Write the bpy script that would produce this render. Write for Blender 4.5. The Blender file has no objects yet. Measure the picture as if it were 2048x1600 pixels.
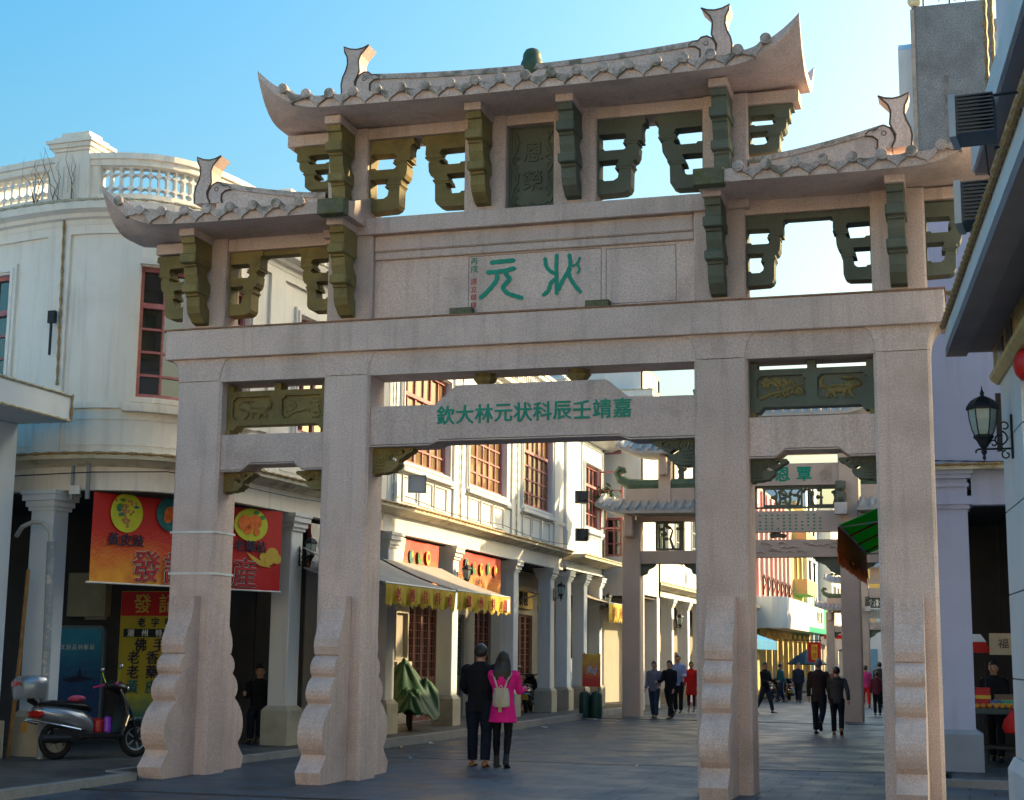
import bpy, bmesh, math, random
from math import sin, cos, pi, radians, sqrt, atan2
from mathutils import Vector, Matrix, geometry
random.seed(7)
SC = bpy.context.scene
COL = SC.collection
# ------------------------------------------------------------------ camera
cam_d = bpy.data.cameras.new('camera'); cam = bpy.data.objects.new('camera', cam_d); COL.objects.link(cam)
cam_d.sensor_width = 36; cam_d.lens = 53.33; cam_d.clip_start = .2; cam_d.clip_end = 3000
yaw, pitch, roll = -0.292772, 0.165493, 0.0116494
_f = Vector((sin(yaw)*cos(pitch), cos(yaw)*cos(pitch), sin(pitch))); _r = Vector((cos(yaw), -sin(yaw), 0)); _u = _r.cross(_f)
_r2 = _r*cos(roll)+_u*sin(roll); _u2 = _u*cos(roll)-_r*sin(roll)
_m = Matrix((_r2, _u2, -_f)).transposed().to_4x4(); _m.translation = (5.4908, -18.8682, 1.6585)
cam.matrix_world = _m
SC.camera = cam
# ------------------------------------------------------------------ sky and sun
SUN_EL, SUN_AZ = radians(21), radians(48)          # azimuth clockwise from +Y
SV = Vector((sin(SUN_AZ)*cos(SUN_EL), cos(SUN_AZ)*cos(SUN_EL), sin(SUN_EL)))
w = bpy.data.worlds.new('World'); SC.world = w; w.use_nodes = True
nt = w.node_tree; nt.nodes.clear()
sky = nt.nodes.new('ShaderNodeTexSky'); sky.sky_type = 'NISHITA'; sky.sun_disc = False
sky.sun_elevation = SUN_EL; sky.sun_rotation = SUN_AZ; sky.air_density = 1.5; sky.dust_density = 7; sky.ozone_density = 5
bg = nt.nodes.new('ShaderNodeBackground'); bg.inputs[1].default_value = .15
wo = nt.nodes.new('ShaderNodeOutputWorld'); hs = nt.nodes.new('ShaderNodeHueSaturation'); hs.inputs['Saturation'].default_value = 1.45; nt.links.new(sky.outputs[0], hs.inputs['Color'])
tn = nt.nodes.new('ShaderNodeMix'); tn.data_type = 'RGBA'; tn.blend_type = 'MULTIPLY'; tn.inputs[0].default_value = 1; tn.inputs[7].default_value = (1.05, 1.05, .88, 1); nt.links.new(hs.outputs[0], tn.inputs[6]); nt.links.new(tn.outputs[2], bg.inputs[0]); nt.links.new(bg.outputs[0], wo.inputs[0])
sl = bpy.data.lights.new('sun', 'SUN'); sl.energy = 3.3; sl.angle = radians(.6); sl.color = (1, .76, .42)
so = bpy.data.objects.new('sun', sl); COL.objects.link(so); so.rotation_euler = (-SV).to_track_quat('-Z', 'Y').to_euler(); so.location = (40, 40, 40)
SC.view_settings.view_transform = 'Standard'; SC.view_settings.look = 'None'; SC.view_settings.exposure = 1.52; SC.view_settings.gamma = 1
SC.view_settings.use_curve_mapping = False
# ------------------------------------------------------------------ materials
MATS = {}
def mat(name, col, rough=.75, var=.12, vs=3., speck=0., ss=70., bump=0., bs=40., spec=.35, metal=0., stain=None, st=(.55, .75), sts=2.2, trans=0., emit=0., alpha=1., stretch=None, coat=0., streak=None, rndv=0.):
    if name in MATS: return MATS[name]
    m = bpy.data.materials.new(name); m.use_nodes = True; MATS[name] = m
    N = m.node_tree.nodes; L = m.node_tree.links; b = N['Principled BSDF']
    geo = N.new('ShaderNodeNewGeometry'); pos = geo.outputs['Position']
    if stretch:
        mp = N.new('ShaderNodeMapping'); mp.inputs['Scale'].default_value = stretch; L.new(pos, mp.inputs[0]); pos = mp.outputs[0]
    def noise(sc, det=3.):
        n = N.new('ShaderNodeTexNoise'); n.inputs['Scale'].default_value = sc; n.inputs['Detail'].default_value = det; n.inputs['Roughness'].default_value = .6; L.new(pos, n.inputs['Vector']); return n.outputs['Fac']
    def ramp(src, a, b_, va, vb):
        r = N.new('ShaderNodeMapRange'); r.inputs[1].default_value = a; r.inputs[2].default_value = b_; r.inputs[3].default_value = va; r.inputs[4].default_value = vb; L.new(src, r.inputs[0]); return r.outputs[0]
    def mixc(fac, A, B, t='MIX'):
        x = N.new('ShaderNodeMix'); x.data_type = 'RGBA'; x.blend_type = t
        if isinstance(fac, (int, float)): x.inputs[0].default_value = fac
        else: L.new(fac, x.inputs[0])
        for i, c in ((6, A), (7, B)):
            if isinstance(c, tuple): x.inputs[i].default_value = (*c[:3], 1)
            else: L.new(c, x.inputs[i])
        return x.outputs[2]
    c = (*col[:3], 1)
    lo = tuple(v*(1-var) for v in col[:3]); hi = tuple(min(1, v*(1+var)) for v in col[:3])
    cc = mixc(ramp(noise(vs, 4), .3, .7, 0, 1), lo, hi) if var else tuple(col[:3])
    if speck:
        n1 = noise(ss, 2.); n2 = noise(ss*2.3, 1.)
        cc = mixc(ramp(n1, .42, .58, 0, speck), cc, tuple(v*.42 for v in col[:3]))
        cc = mixc(ramp(n2, .56, .68, 0, speck*.9), cc, tuple(min(1, v*1.5+.02) for v in col[:3]))
    if stain:
        s = ramp(noise(sts, 6), st[0], st[1], 0, stain[1]); cc = mixc(s, cc, stain[0])
    if streak:
        ms = N.new('ShaderNodeMapping'); ms.inputs['Scale'].default_value = (4, 4, .28); L.new(geo.outputs['Position'], ms.inputs[0])
        n3 = N.new('ShaderNodeTexNoise'); n3.inputs['Scale'].default_value = 1.4; n3.inputs['Detail'].default_value = 6; n3.inputs['Roughness'].default_value = .65; L.new(ms.outputs[0], n3.inputs['Vector'])
        cc = mixc(ramp(n3.outputs['Fac'], .52, .74, 0, streak[1]), cc, streak[0])
    if rndv:
        oi = N.new('ShaderNodeObjectInfo'); rr = ramp(oi.outputs['Random'], 0, 1, 1-rndv, 1+rndv*.6); hv = N.new('ShaderNodeHueSaturation'); L.new(rr, hv.inputs['Value']); L.new(cc, hv.inputs['Color']); cc = hv.outputs[0]
    if isinstance(cc, tuple): b.inputs['Base Color'].default_value = (*cc, 1)
    else: L.new(cc, b.inputs['Base Color'])
    b.inputs['Roughness'].default_value = rough; b.inputs['Metallic'].default_value = metal
    b.inputs['Specular IOR Level'].default_value = spec
    if coat: b.inputs['Coat Weight'].default_value = coat; b.inputs['Coat Roughness'].default_value = .08
    if trans: b.inputs['Transmission Weight'].default_value = trans
    if alpha < 1: b.inputs['Alpha'].default_value = alpha
    if emit: b.inputs['Emission Color'].default_value = c; b.inputs['Emission Strength'].default_value = emit
    if bump:
        bm = N.new('ShaderNodeBump'); bm.inputs['Strength'].default_value = bump; bm.inputs['Distance'].default_value = .02; L.new(noise(bs, 3), bm.inputs['Height']); L.new(bm.outputs[0], b.inputs['Normal'])
    return m
GRAN = mat('pink granite', (.71, .545, .48), .82, .10, 1.3, .38, 52, .12, 50, .25, stain=((.26, .19, .14), .5), st=(.52, .78), sts=1.1, streak=((.27, .21, .17), .42), rndv=.10)
GRAN2 = mat('pink granite of tiles', (.62, .49, .43), .85, .12, 2, .5, 50, .12, 50, .25, stain=((.10, .10, .055), .75), st=(.47, .64), sts=5, rndv=.14)
JADE = mat('green stone warm lit', (.25, .19, .07), .7, .2, 2, .3, 60, .12, 40, .3, stain=((.06, .055, .03), .6), sts=2.5, rndv=.15)  # warm reflected light on the left-hand brackets is put into this colour
JADE2 = mat('green stone shaded tone', (.125, .135, .10), .7, .2, 2, .25, 60, .12, 40, .3)  # same green stone toned without that warm light, for right-hand and other carvings
MOSS = mat('mossy carved stone', (.17, .16, .10), .85, .25, 6, .4, 50, .3, 30, .2, stain=((.10, .12, .03), .7), st=(.45, .6), sts=7)
LETG = mat('green letter paint', (.0, .26, .17), .55, .1, 4)
LETR = mat('red letter paint', (.55, .06, .06), .55, .1, 4)
# ------------------------------------------------------------------ mesh helpers
class MB:
    def __init__(s): s.v = []; s.f = []; s.M = None
    def add(s, vs, fs):
        o = len(s.v)
        s.v += [tuple(s.M @ Vector(v)) if s.M is not None else tuple(v) for v in vs]
        s.f += [tuple(i+o for i in f) for f in fs]; return s
    def box(s, x0, x1, y0, y1, z0, z1, c=0.):
        if x0 > x1: x0, x1 = x1, x0
        if y0 > y1: y0, y1 = y1, y0
        if not c:
            return s.add([(x0,y0,z0),(x1,y0,z0),(x1,y1,z0),(x0,y1,z0),(x0,y0,z1),(x1,y0,z1),(x1,y1,z1),(x0,y1,z1)], [(3,2,1,0),(4,5,6,7),(0,1,5,4),(1,2,6,5),(2,3,7,6),(3,0,4,7)])
        c = min(c, (x1-x0)*.45, (y1-y0)*.45, (z1-z0)*.45)
        def ring(i, z): return [(x0+i+c,y0+i,z),(x1-i-c,y0+i,z),(x1-i,y0+i+c,z),(x1-i,y1-i-c,z),(x1-i-c,y1-i,z),(x0+i+c,y1-i,z),(x0+i,y1-i-c,z),(x0+i,y0+i+c,z)]
        c2 = c*.6
        def ring2(z): return [(x0+c,y0+c2,z),(x1-c,y0+c2,z),(x1-c2,y0+c,z),(x1-c2,y1-c,z),(x1-c,y1-c2,z),(x0+c,y1-c2,z),(x0+c2,y1-c,z),(x0+c2,y0+c,z)]
        return s.loft([ring2(z0), ring(0, z0+c2), ring(0, z1-c2), ring2(z1)])
    def loft(s, rings, cap=True, closed=True):
        n = len(rings[0]); vs = [p for r in rings for p in r]; fs = []
        for k in range(len(rings)-1):
            for i in range(n if closed else n-1):
                j = (i+1) % n; fs.append((k*n+i, k*n+j, (k+1)*n+j, (k+1)*n+i))
        if cap and closed: fs.append(tuple(reversed(range(n)))); fs.append(tuple(range((len(rings)-1)*n, len(rings)*n)))
        return s.add(vs, fs)
    def prism(s, pts, ax, a, b, holes=()):
        loops = [list(pts)]+[list(h) for h in holes]
        area = lambda l: sum(l[i][0]*l[(i+1) % len(l)][1]-l[(i+1) % len(l)][0]*l[i][1] for i in range(len(l)))
        loops = [l if (area(l) > 0) == (k == 0) else l[::-1] for k, l in enumerate(loops)]
        def P(p, d): return {'x': (d, p[0], p[1]), 'y': (p[0], d, p[1]), 'z': (p[0], p[1], d)}[ax]
        flat = [p for l in loops for p in l]; n = len(flat)
        vs = [P(p, a) for p in flat]+[P(p, b) for p in flat]
        if len(loops) == 1 and n <= 4: tr = [tuple(range(n))]
        else:
            tr = geometry.tessellate_polygon([[Vector((p[0], p[1], 0)) for p in l] for l in loops])
            tr = [tuple(t) for t in tr]
            tr = [t if ((flat[t[1]][0]-flat[t[0]][0])*(flat[t[2]][1]-flat[t[0]][1])-(flat[t[2]][0]-flat[t[0]][0])*(flat[t[1]][1]-flat[t[0]][1])) > 0 else t[::-1] for t in tr]
        fs = []
        flip = ((ax == 'y') != (b < a))
        for t in tr:
            top = tuple(i+n for i in t); bot = tuple(reversed(t))
            fs += [tuple(reversed(top)), tuple(reversed(bot))] if flip else [top, bot]
        o = 0
        for l in loops:
            m = len(l)
            for i in range(m):
                j = (i+1) % m; q = (o+i, o+j, o+j+n, o+i+n); fs.append(tuple(reversed(q)) if flip else q)
            o += m
        return s.add(vs, fs)
    def tube(s, path, r, n=8, closed=False, cap=True):
        P = [Vector(p) for p in path]; m = len(P); R = r if isinstance(r, (list, tuple)) else [r]*m
        rings = []; up = Vector((0, 0, 1)); prev = None
        for i in range(m):
            a = P[(i-1) % m] if (closed or i > 0) else P[i]; b = P[(i+1) % m] if (closed or i < m-1) else P[i]
            t = (b-a).normalized() if (b-a).length > 1e-9 else Vector((0, 0, 1))
            if prev is None:
                ref = up if abs(t.z) < .9 else Vector((0, 1, 0)); x = t.cross(ref).normalized()
            else:
                x = (prev - t*prev.dot(t)); x = x.normalized() if x.length > 1e-6 else t.cross(up).normalized()
            prev = x; y = x.cross(t)
            rings.append([tuple(P[i]+(x*cos(2*pi*k/n)+y*sin(2*pi*k/n))*R[i]) for k in range(n)])
        if closed: rings.append(rings[0]); return s.loft([q[::-1] for q in rings], cap=False)
        return s.loft([q[::-1] for q in rings], cap=cap)
    def lathe(s, prof, n=16, c=(0, 0, 0), ax='z', squash=(1, 1)):
        rings = []
        for r, z in prof:
            r = max(r, .0005); ring = []
            for k in range(n):
                a = 2*pi*k/n; u, v = r*cos(a)*squash[0], r*sin(a)*squash[1]
                ring.append({'z': (c[0]+u, c[1]+v, c[2]+z), 'y': (c[0]+u, c[1]+z, c[2]-v), 'x': (c[0]+z, c[1]+u, c[2]+v)}[ax])
            rings.append(ring)
        return s.loft(rings)
    def blob(s, c, r, n=10, m=6):
        rx, ry, rz = r if isinstance(r, (tuple, list)) else (r, r, r)
        return s.loft([[(c[0]+rx*sin(pi*max(j, .05)/m if j < m else pi*.99)*cos(2*pi*k/n), c[1]+ry*sin(pi*max(j, .05)/m if j < m else pi*.99)*sin(2*pi*k/n), c[2]-rz*cos(pi*j/m)) for k in range(n)] for j in range(m+1)])
    def mesh(s, name, smooth=False):
        me = bpy.data.meshes.new(name); me.from_pydata(s.v, [], s.f); me.update()
        if smooth:
            me.polygons.foreach_set('use_smooth', [True]*len(me.polygons))
            if smooth != 'all': me.set_sharp_from_angle(angle=radians(38))
        return me
    def build(s, name, m, parent=None, smooth=False, loc=None, rz=0., **k):
        return obj(name, s.mesh(name, smooth), m, parent, loc, rz, **k)
def obj(name, me, m=None, parent=None, loc=None, rz=0., **k):
    o = bpy.data.objects.new(name, me); COL.objects.link(o)
    if m is not None and not me.materials: me.materials.append(m)
    if parent is not None: o.parent = parent
    if loc is not None: o.location = loc
    if rz: o.rotation_euler[2] = rz
    for a, b in k.items(): o[a] = b
    return o
def thing(name, label, cat, loc=(0, 0, 0), rz=0., group=None):
    o = bpy.data.objects.new(name, None); COL.objects.link(o); o.empty_display_size = .2
    o.location = loc; o.rotation_euler[2] = rz; o['label'] = label; o['category'] = cat
    if group: o['group'] = group
    return o
def tag(o, label, cat, group=None):
    o['label'] = label; o['category'] = cat
    if group: o['group'] = group
    return o
def copy_tree(o, parent=None):
    c = o.copy(); COL.objects.link(c); c.parent = parent
    for ch in o.children: copy_tree(ch, c)
    return c
def struct(o): o['kind'] = 'structure'; return o
def stuff(o): o['kind'] = 'stuff'; return o
_tc = {}
def text_mesh(ch, size, ext=.01, bold=.0):
    k = (ch, size, ext, bold)
    if k in _tc: return _tc[k]
    cu = bpy.data.curves.new('text', 'FONT'); cu.body = ch; cu.size = size; cu.extrude = ext;  cu.align_x = 'CENTER'; cu.align_y = 'CENTER'; cu.resolution_u = 3
    t = bpy.data.objects.new('text', cu)
    me = bpy.data.meshes.new_from_object(t); me.name = 'letter'
    bpy.data.objects.remove(t); bpy.data.curves.remove(cu)
    # recentre
    xs = [v.co.x for v in me.vertices] or [0]; ys = [v.co.y for v in me.vertices] or [0]
    cx, cy = (min(xs)+max(xs))/2, (min(ys)+max(ys))/2
    for v in me.vertices: v.co.x -= cx; v.co.y -= cy
    if bold:
        vs = [tuple(v.co) for v in me.vertices]; fs = [tuple(f.vertices) for f in me.polygons]; n = len(vs); V = []; Fc = []
        for i, (dx, dy) in enumerate(((-1, 0), (1, 0), (0, .8), (0, -.8))):
            V += [(x+dx*bold, y+dy*bold, z+.0007*i) for x, y, z in vs]; Fc += [tuple(a+n*i for a in f) for f in fs]
        me = bpy.data.meshes.new('letter'); me.from_pydata(V, [], Fc)
    me.materials.clear(); _tc[k] = me; return me
def letter(ch, size, m, parent, loc, face='-y', ext=.008, bold=0., name='letter', sx=1., tilt=0., rz=None):
    me = text_mesh(ch, size, ext, bold)
    key = ('m', ch, size, ext, bold, m.name)
    if key not in _tc:
        c = me.copy(); c.materials.append(m); _tc[key] = c
    o = bpy.data.objects.new(name, _tc[key]); COL.objects.link(o)
    if parent is not None: o.parent = parent
    o.location = loc; o.scale = (sx, 1, 1)
    o.rotation_euler = (pi/2+tilt, 0, rz if rz is not None else {'-y': 0, '+x': pi/2, '-x': -pi/2, '+y': pi}[face])
    return o
# ------------------------------------------------------------------ main stone archway
GD = .58                                             # column depth
def arc_between(a, b, bulge, n=6):
    (x0, y0), (x1, y1) = a, b; out = []
    for i in range(n+1):
        t = i/n; k = sin(pi*t)**.75*bulge; out.append((x0+(x1-x0)*t+k, y0+(y1-y0)*t))
    return out
DRUM = [(0, 0), (0, 2.38), (.19, 2.38), (.21, 2.2), (.26, 2.05), (.34, 1.93), (.40, 1.82), (.42, 1.72), (.39, 1.62)] \
    + arc_between((.36, 1.605), (.45, 1.335), .10) + arc_between((.45, 1.33), (.55, .99), .125) + arc_between((.55, .985), (.70, .36), .21, 9) + [(.70, .355), (.735, .30), (.89, .15), (.83, 0)]
HOOK = [(0, 0), (.65, 0), (.66, -.09), (.615, -.10), (.60, -.15), (.605, -.27), (.585, -.31), (.545, -.33), (.535, -.38), (.56, -.40), (.55, -.52), (.52, -.58), (.48, -.60), (.465, -.64), (.485, -.66), (.455, -.70), (.45, -.95), (.42, -1.0), (.36, -1.03), (0, -1.04)]
HOOK_H = [[(.02, -.205), (.37, -.21), (.40, -.26), (.375, -.30), (.40, -.40), (.36, -.435), (.10, -.435), (.08, -.41), (.02, -.41)], [(.02, -.57), (.29, -.57), (.265, -.63), (.30, -.70), (.275, -.82), (.22, -.855), (.09, -.855), (.07, -.83), (.02, -.83)]]
BRK = [(0, 0), (-.52, 0), (-.52, -.09), (-.48, -.10), (-.47, -.13), (-.47, -.22), (-.51, -.24), (-.53, -.28), (-.53, -.33), (-.50, -.37), (-.45, -.38), (-.45, -.41), (-.42, -.42), (-.41, -.52), (-.37, -.60), (-.36, -.63), (-.40, -.65), (-.42, -.69), (-.42, -.74), (-.39, -.77), (-.34, -.78), (-.34, -.81), (-.31, -.82), (-.30, -.95), (-.26, -1.04), (-.12, -1.15), (0, -1.17),
       (0, -.95), (-.05, -.93), (-.09, -.88), (-.10, -.83), (-.06, -.79), (-.07, -.75), (-.03, -.72), (0, -.71), (0, -.58), (-.06, -.55), (-.11, -.5), (-.12, -.45), (-.07, -.4), (-.08, -.36), (0, -.33)]
def upl(x, y, xa, xb, yF, yB, hips, amt=.52):
    z = 0.
    for h, xc in ((hips[0], xa), (hips[1], xb)):
        if h:
            for yc in (yF, yB):
                d = sqrt(((x-xc)/1.05)**2+((y-yc)/.8)**2)
                if d < 1: z = max(z, amt*(1-d)**2.6)
    return z
def make_roof(G, xa, xb, zE, hips, ridge, fish, sag):
    """eave from xa to xb at height zE(x); hips = (left, right) swept ends"""
    yF, yB, ym, TH = -.84, 1.0, .12, .165
    sx = -1 if xb < 0 else 1
    nx, ny = 64, 20
    xs = [xa+(xb-xa)*(.5-.5*cos(pi*i/nx)) for i in range(nx+1)]
    ys = [yF+(yB-yF)*(.5-.5*cos(pi*j/ny)) for j in range(ny+1)]
    def zb(x, y): return zE(x)+upl(x, y, xa, xb, yF, yB, hips)
    def zt(x, y):
        t = min((y-yF)/(ym-yF), (yB-y)/(yB-ym), 1)
        if hips[0]: t = min(t, (x-xa)/.9)
        if hips[1]: t = min(t, (xb-x)/.9)
        t = max(0, t); u = upl(x, y, xa, xb, yF, yB, hips)
        return zE(x)+u+TH*(1-.55*min(1, u/.5))+.30*t**1.25
    b = MB(); n1 = ny+1
    b.add([(x, y, zt(x, y)) for x in xs for y in ys], [(i*n1+j, (i+1)*n1+j, (i+1)*n1+j+1, i*n1+j+1) for i in range(nx) for j in range(ny)])
    b.add([(x, y, zb(x, y)) for x in xs for y in ys], [(i*n1+j, i*n1+j+1, (i+1)*n1+j+1, (i+1)*n1+j) for i in range(nx) for j in range(ny)])
    for j, fl in ((0, 1), (ny, 0)):
        b.add([(x, ys[j], zb(x, ys[j])) for x in xs]+[(x, ys[j], zt(x, ys[j])) for x in xs], [((i, i+1, i+1+nx+1, i+nx+1) if fl else (i+1, i, i+nx+1, i+nx+2)) for i in range(nx)])
    for i, fl in ((0, 0), (nx, 1)):
        b.add([(xs[i], y, zb(xs[i], y)) for y in ys]+[(xs[i], y, zt(xs[i], y)) for y in ys], [((j, j+1, j+1+n1, j+n1) if fl else (j+1, j, j+n1, j+n1+1)) for j in range(ny)])
    roof = b.build('roof_slab', GRAN, G, smooth=True)
    # tile ends along both eaves
    sp = .345; n = int((xb-xa-(.30 if hips[0] else .42)-(.30 if hips[1] else .42))/sp)
    x0 = (xa+.30) if hips[0] else (xb-.30-n*sp if hips[1] else (xa+xb)/2-n*sp/2)
    if hips[0] and hips[1]: x0 = (xa+xb)/2-n*sp/2
    for k in range(n+1):
        x = x0+k*sp
        for y, s in ((yF, -1), (yB, 1)):
            sl = (zb(x+.03, y)-zb(x-.03, y))/.06
            o = obj('round_tile_end', RT, GRAN2, roof, (x, y, zt(x, y)+.005)); o.rotation_euler = (0, -math.atan(sl), 0) if s < 0 else (0, -math.atan(sl), 0)
            if s > 0: o.scale = (1, -1, 1)
            if k < n:
                xm = x+sp/2; sl = (zb(xm+.1, y)-zb(xm-.1, y))/.2
                o = obj('drip_tile', DT, GRAN2, roof, (xm, y, zt(xm, y)-.03)); o.rotation_euler = (0, -math.atan(sl), 0)
                if s > 0: o.scale = (1, -1, 1)
    # ridge
    (ra, rb, r0, r1f) = ridge
    m = 14; top = [(ra+(rb-ra)*i/m, r1f(ra+(rb-ra)*i/m)) for i in range(m+1)]
    MB().prism([(ra, r0), (rb, r0)]+top[::-1], 'y', ym-.11, ym+.11).build('ridge', GRAN, G)
    MB().prism([(x, z-.075) for x, z in top]+[(x, z-.001) for x, z in top[::-1]], 'y', ym-.135, ym+.135).build('ridge_cap', GRAN2, G)
    for fx, fz, s in fish: fish_tail(G, fx, fz, s, ym)
    return roof
def fish_tail(G, fx, fz, s, ym):
    """carved fish with its tail in the air; fx is the outer foot, s=+1 swings its head towards -x"""
    body = [(.02, .69), (.10, .655), (.20, .64), (.30, .655), (.40, .70), (.385, .62), (.345, .54), (.335, .44), (.36, .34), (.405, .24), (.425, .14), (.415, .0), (.17, .0), (.21, .08), (.225, .16), (.185, .24), (.155, .31), (.165, .40), (.17, .48), (.14, .56)]
    head = [(.18, .0), (.22, .1), (.2, .19), (.16, .26), (.09, .30), (.02, .29), (-.03, .245), (-.10, .245), (-.15, .20), (-.155, .18), (-.06, .17), (.0, .12), (.0, .03), (-.02, .0)]
    T = lambda l: [(fx+s*(x-.42), fz+z*1.0) for x, z in l]
    f = MB().prism(T(body), 'y', ym-.15, ym+.15).build('fish_ornament', GRAN, G)
    MB().prism(T(head), 'y', ym-.13, ym+.13).build('fish_head', GRAN, f)
    rim = MB().tube([(x, ym-.15, z) for x, z in T(body[:12])], .012, 5).tube([(x, ym-.15, z) for x, z in T(body[12:]+body[:1])], .012, 5)
    rim.tube([(x, ym-.13, z) for x, z in T(head)], .012, 5).tube([(fx+s*(.08-.42)+.03*cos(a), ym-.132, fz+.2+.03*sin(a)) for a in [k*pi/4 for k in range(9)]], .006, 4)
    rim.build('fish_rim', mat('dark carved groove', (.11, .075, .055), .9, .2, 9), f)
_b = MB(); _b.lathe([(.066, -.075), (.07, -.07), (.07, -.03), (.058, -.028), (.058, .25)], 14, ax='y')
_b.lathe([(.045, -.079), (.04, -.083), (.001, -.083)], 12, ax='y'); RT = _b.mesh('round_tile', True); RT.materials.append(GRAN2)
_h = .1725-.028
_b = MB(); pr_ = [(-_h, .045)]+[(-_h+2*_h*i/8, .045-.075*sin(pi*i/8)*.55) for i in range(1, 8)]+[(_h, .045), (_h*.86, -.02), (_h*.55, -.06), (_h*.22, -.085), (0, -.135), (-_h*.22, -.085), (-_h*.55, -.06), (-_h*.86, -.02)]
_b.prism(pr_, 'y', -.045, .05); DT = _b.mesh('drip_tile', False); DT.materials.append(GRAN2)
GATE = thing('stone_archway', 'tall pink granite memorial archway with green brackets and upturned tiled roofs across the street', 'archway')
G = GATE
def cham(x0, x1, y0, y1, c): return [(x0+c, y0), (x1-c, y0), (x1, y0+c), (x1, y1-c), (x1-c, y1), (x0+c, y1), (x0, y1-c), (x0, y0+c)]
for cx in (-4.79, -2.56, 2.56, 4.79):
    o = MB().prism(cham(cx-.34, cx+.34, 0, GD, .035), 'z', -.3, 5.378).build('column', GRAN, G)
    b = MB(); rings = []
    for z, hw in ((5.384, .34), (5.45, .345), (5.53, .36), (5.60, .385), (5.655, .42), (5.70, .475)): rings.append([(x, y, z) for x, y in cham(cx-hw, cx+hw, -.012, GD+.012, .035)])
    b.loft(rings).build('capital', GRAN, o)
    for s in (-1, 1):
        pts = [(-d, z) if s < 0 else (GD+d, z) for d, z in DRUM]
        MB().prism(pts, 'x', cx-.17, cx+.17).build('drum_stone', GRAN, G)
    for y0 in (-.95, GD): pass
MB().box(-5.32, 5.32, -.075, GD+.075, 5.70, 6.115, .015).build('main_lintel', GRAN, G)
MB().box(-5.335, 5.335, -.09, GD+.09, 6.115, 6.135).build('lintel_edge', mat('rust stained stone', (.30, .16, .10), .8, .3, 9), G)
for a, b_ in ((-4.45, -2.9), (-2.22, 2.22), (2.9, 4.45)): MB().box(a-.1, b_+.1, .004, GD-.004, 5.365, 5.698).build('upper_beam', GRAN, G)
# lower beams with stepped edges
for a, b_ in ((-4.45, -2.9), (2.9, 4.45)):
    c = (a+b_)/2
    MB().prism([(a, 4.62), (a, 4.13), (c-.44, 4.13), (c-.33, 4.225), (c+.33, 4.225), (c+.44, 4.13), (b_, 4.13), (b_, 4.62)], 'y', .07, .51).build('lower_beam', GRAN, G)
    MB().prism([(a, 4.118), (c-.45, 4.118), (c-.335, 4.212), (c+.335, 4.212), (c+.45, 4.118), (b_, 4.118), (b_, 4.105), (c+.46, 4.105), (c+.34, 4.2), (c-.34, 4.2), (c-.46, 4.105), (a, 4.105)], 'y', .058, .522).build('beam_fillet', GRAN, G)
MB().prism([(-2.22, 4.94), (-2.22, 4.42), (-1.35, 4.42), (-1.22, 4.47), (1.22, 4.47), (1.35, 4.42), (2.22, 4.42), (2.22, 4.94), (1.36, 4.94), (1.06, 5.19), (-.86, 5.19), (-1.0, 5.19), (-1.3, 4.94)], 'y', .07, .51).build('inscribed_beam', GRAN, G)
MB().prism([(-2.22, 4.408), (-1.36, 4.408), (-1.23, 4.458), (1.23, 4.458), (1.36, 4.408), (2.22, 4.408), (2.22, 4.39), (1.37, 4.39), (1.24, 4.442), (-1.24, 4.442), (-1.37, 4.39), (-2.22, 4.39)], 'y', .058, .522).build('beam_fillet', GRAN, G)
S0 = '欽大林元状科辰壬靖嘉'
for i, ch in enumerate(S0): letter(ch, .27, LETG, G, (-1.14+.268*i, .066, 4.79+.002*i), ext=.006, bold=.006, sx=.96)
for x in (-.66, .64): MB().lathe([(.07, 5.19), (.09, 5.21), (.14, 5.26), (.17, 5.3), (.12, 5.33), (.15, 5.365)], 8, (x, .29, 0), squash=(1, 1.1)).build('lotus_block', JADE, G)
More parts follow.
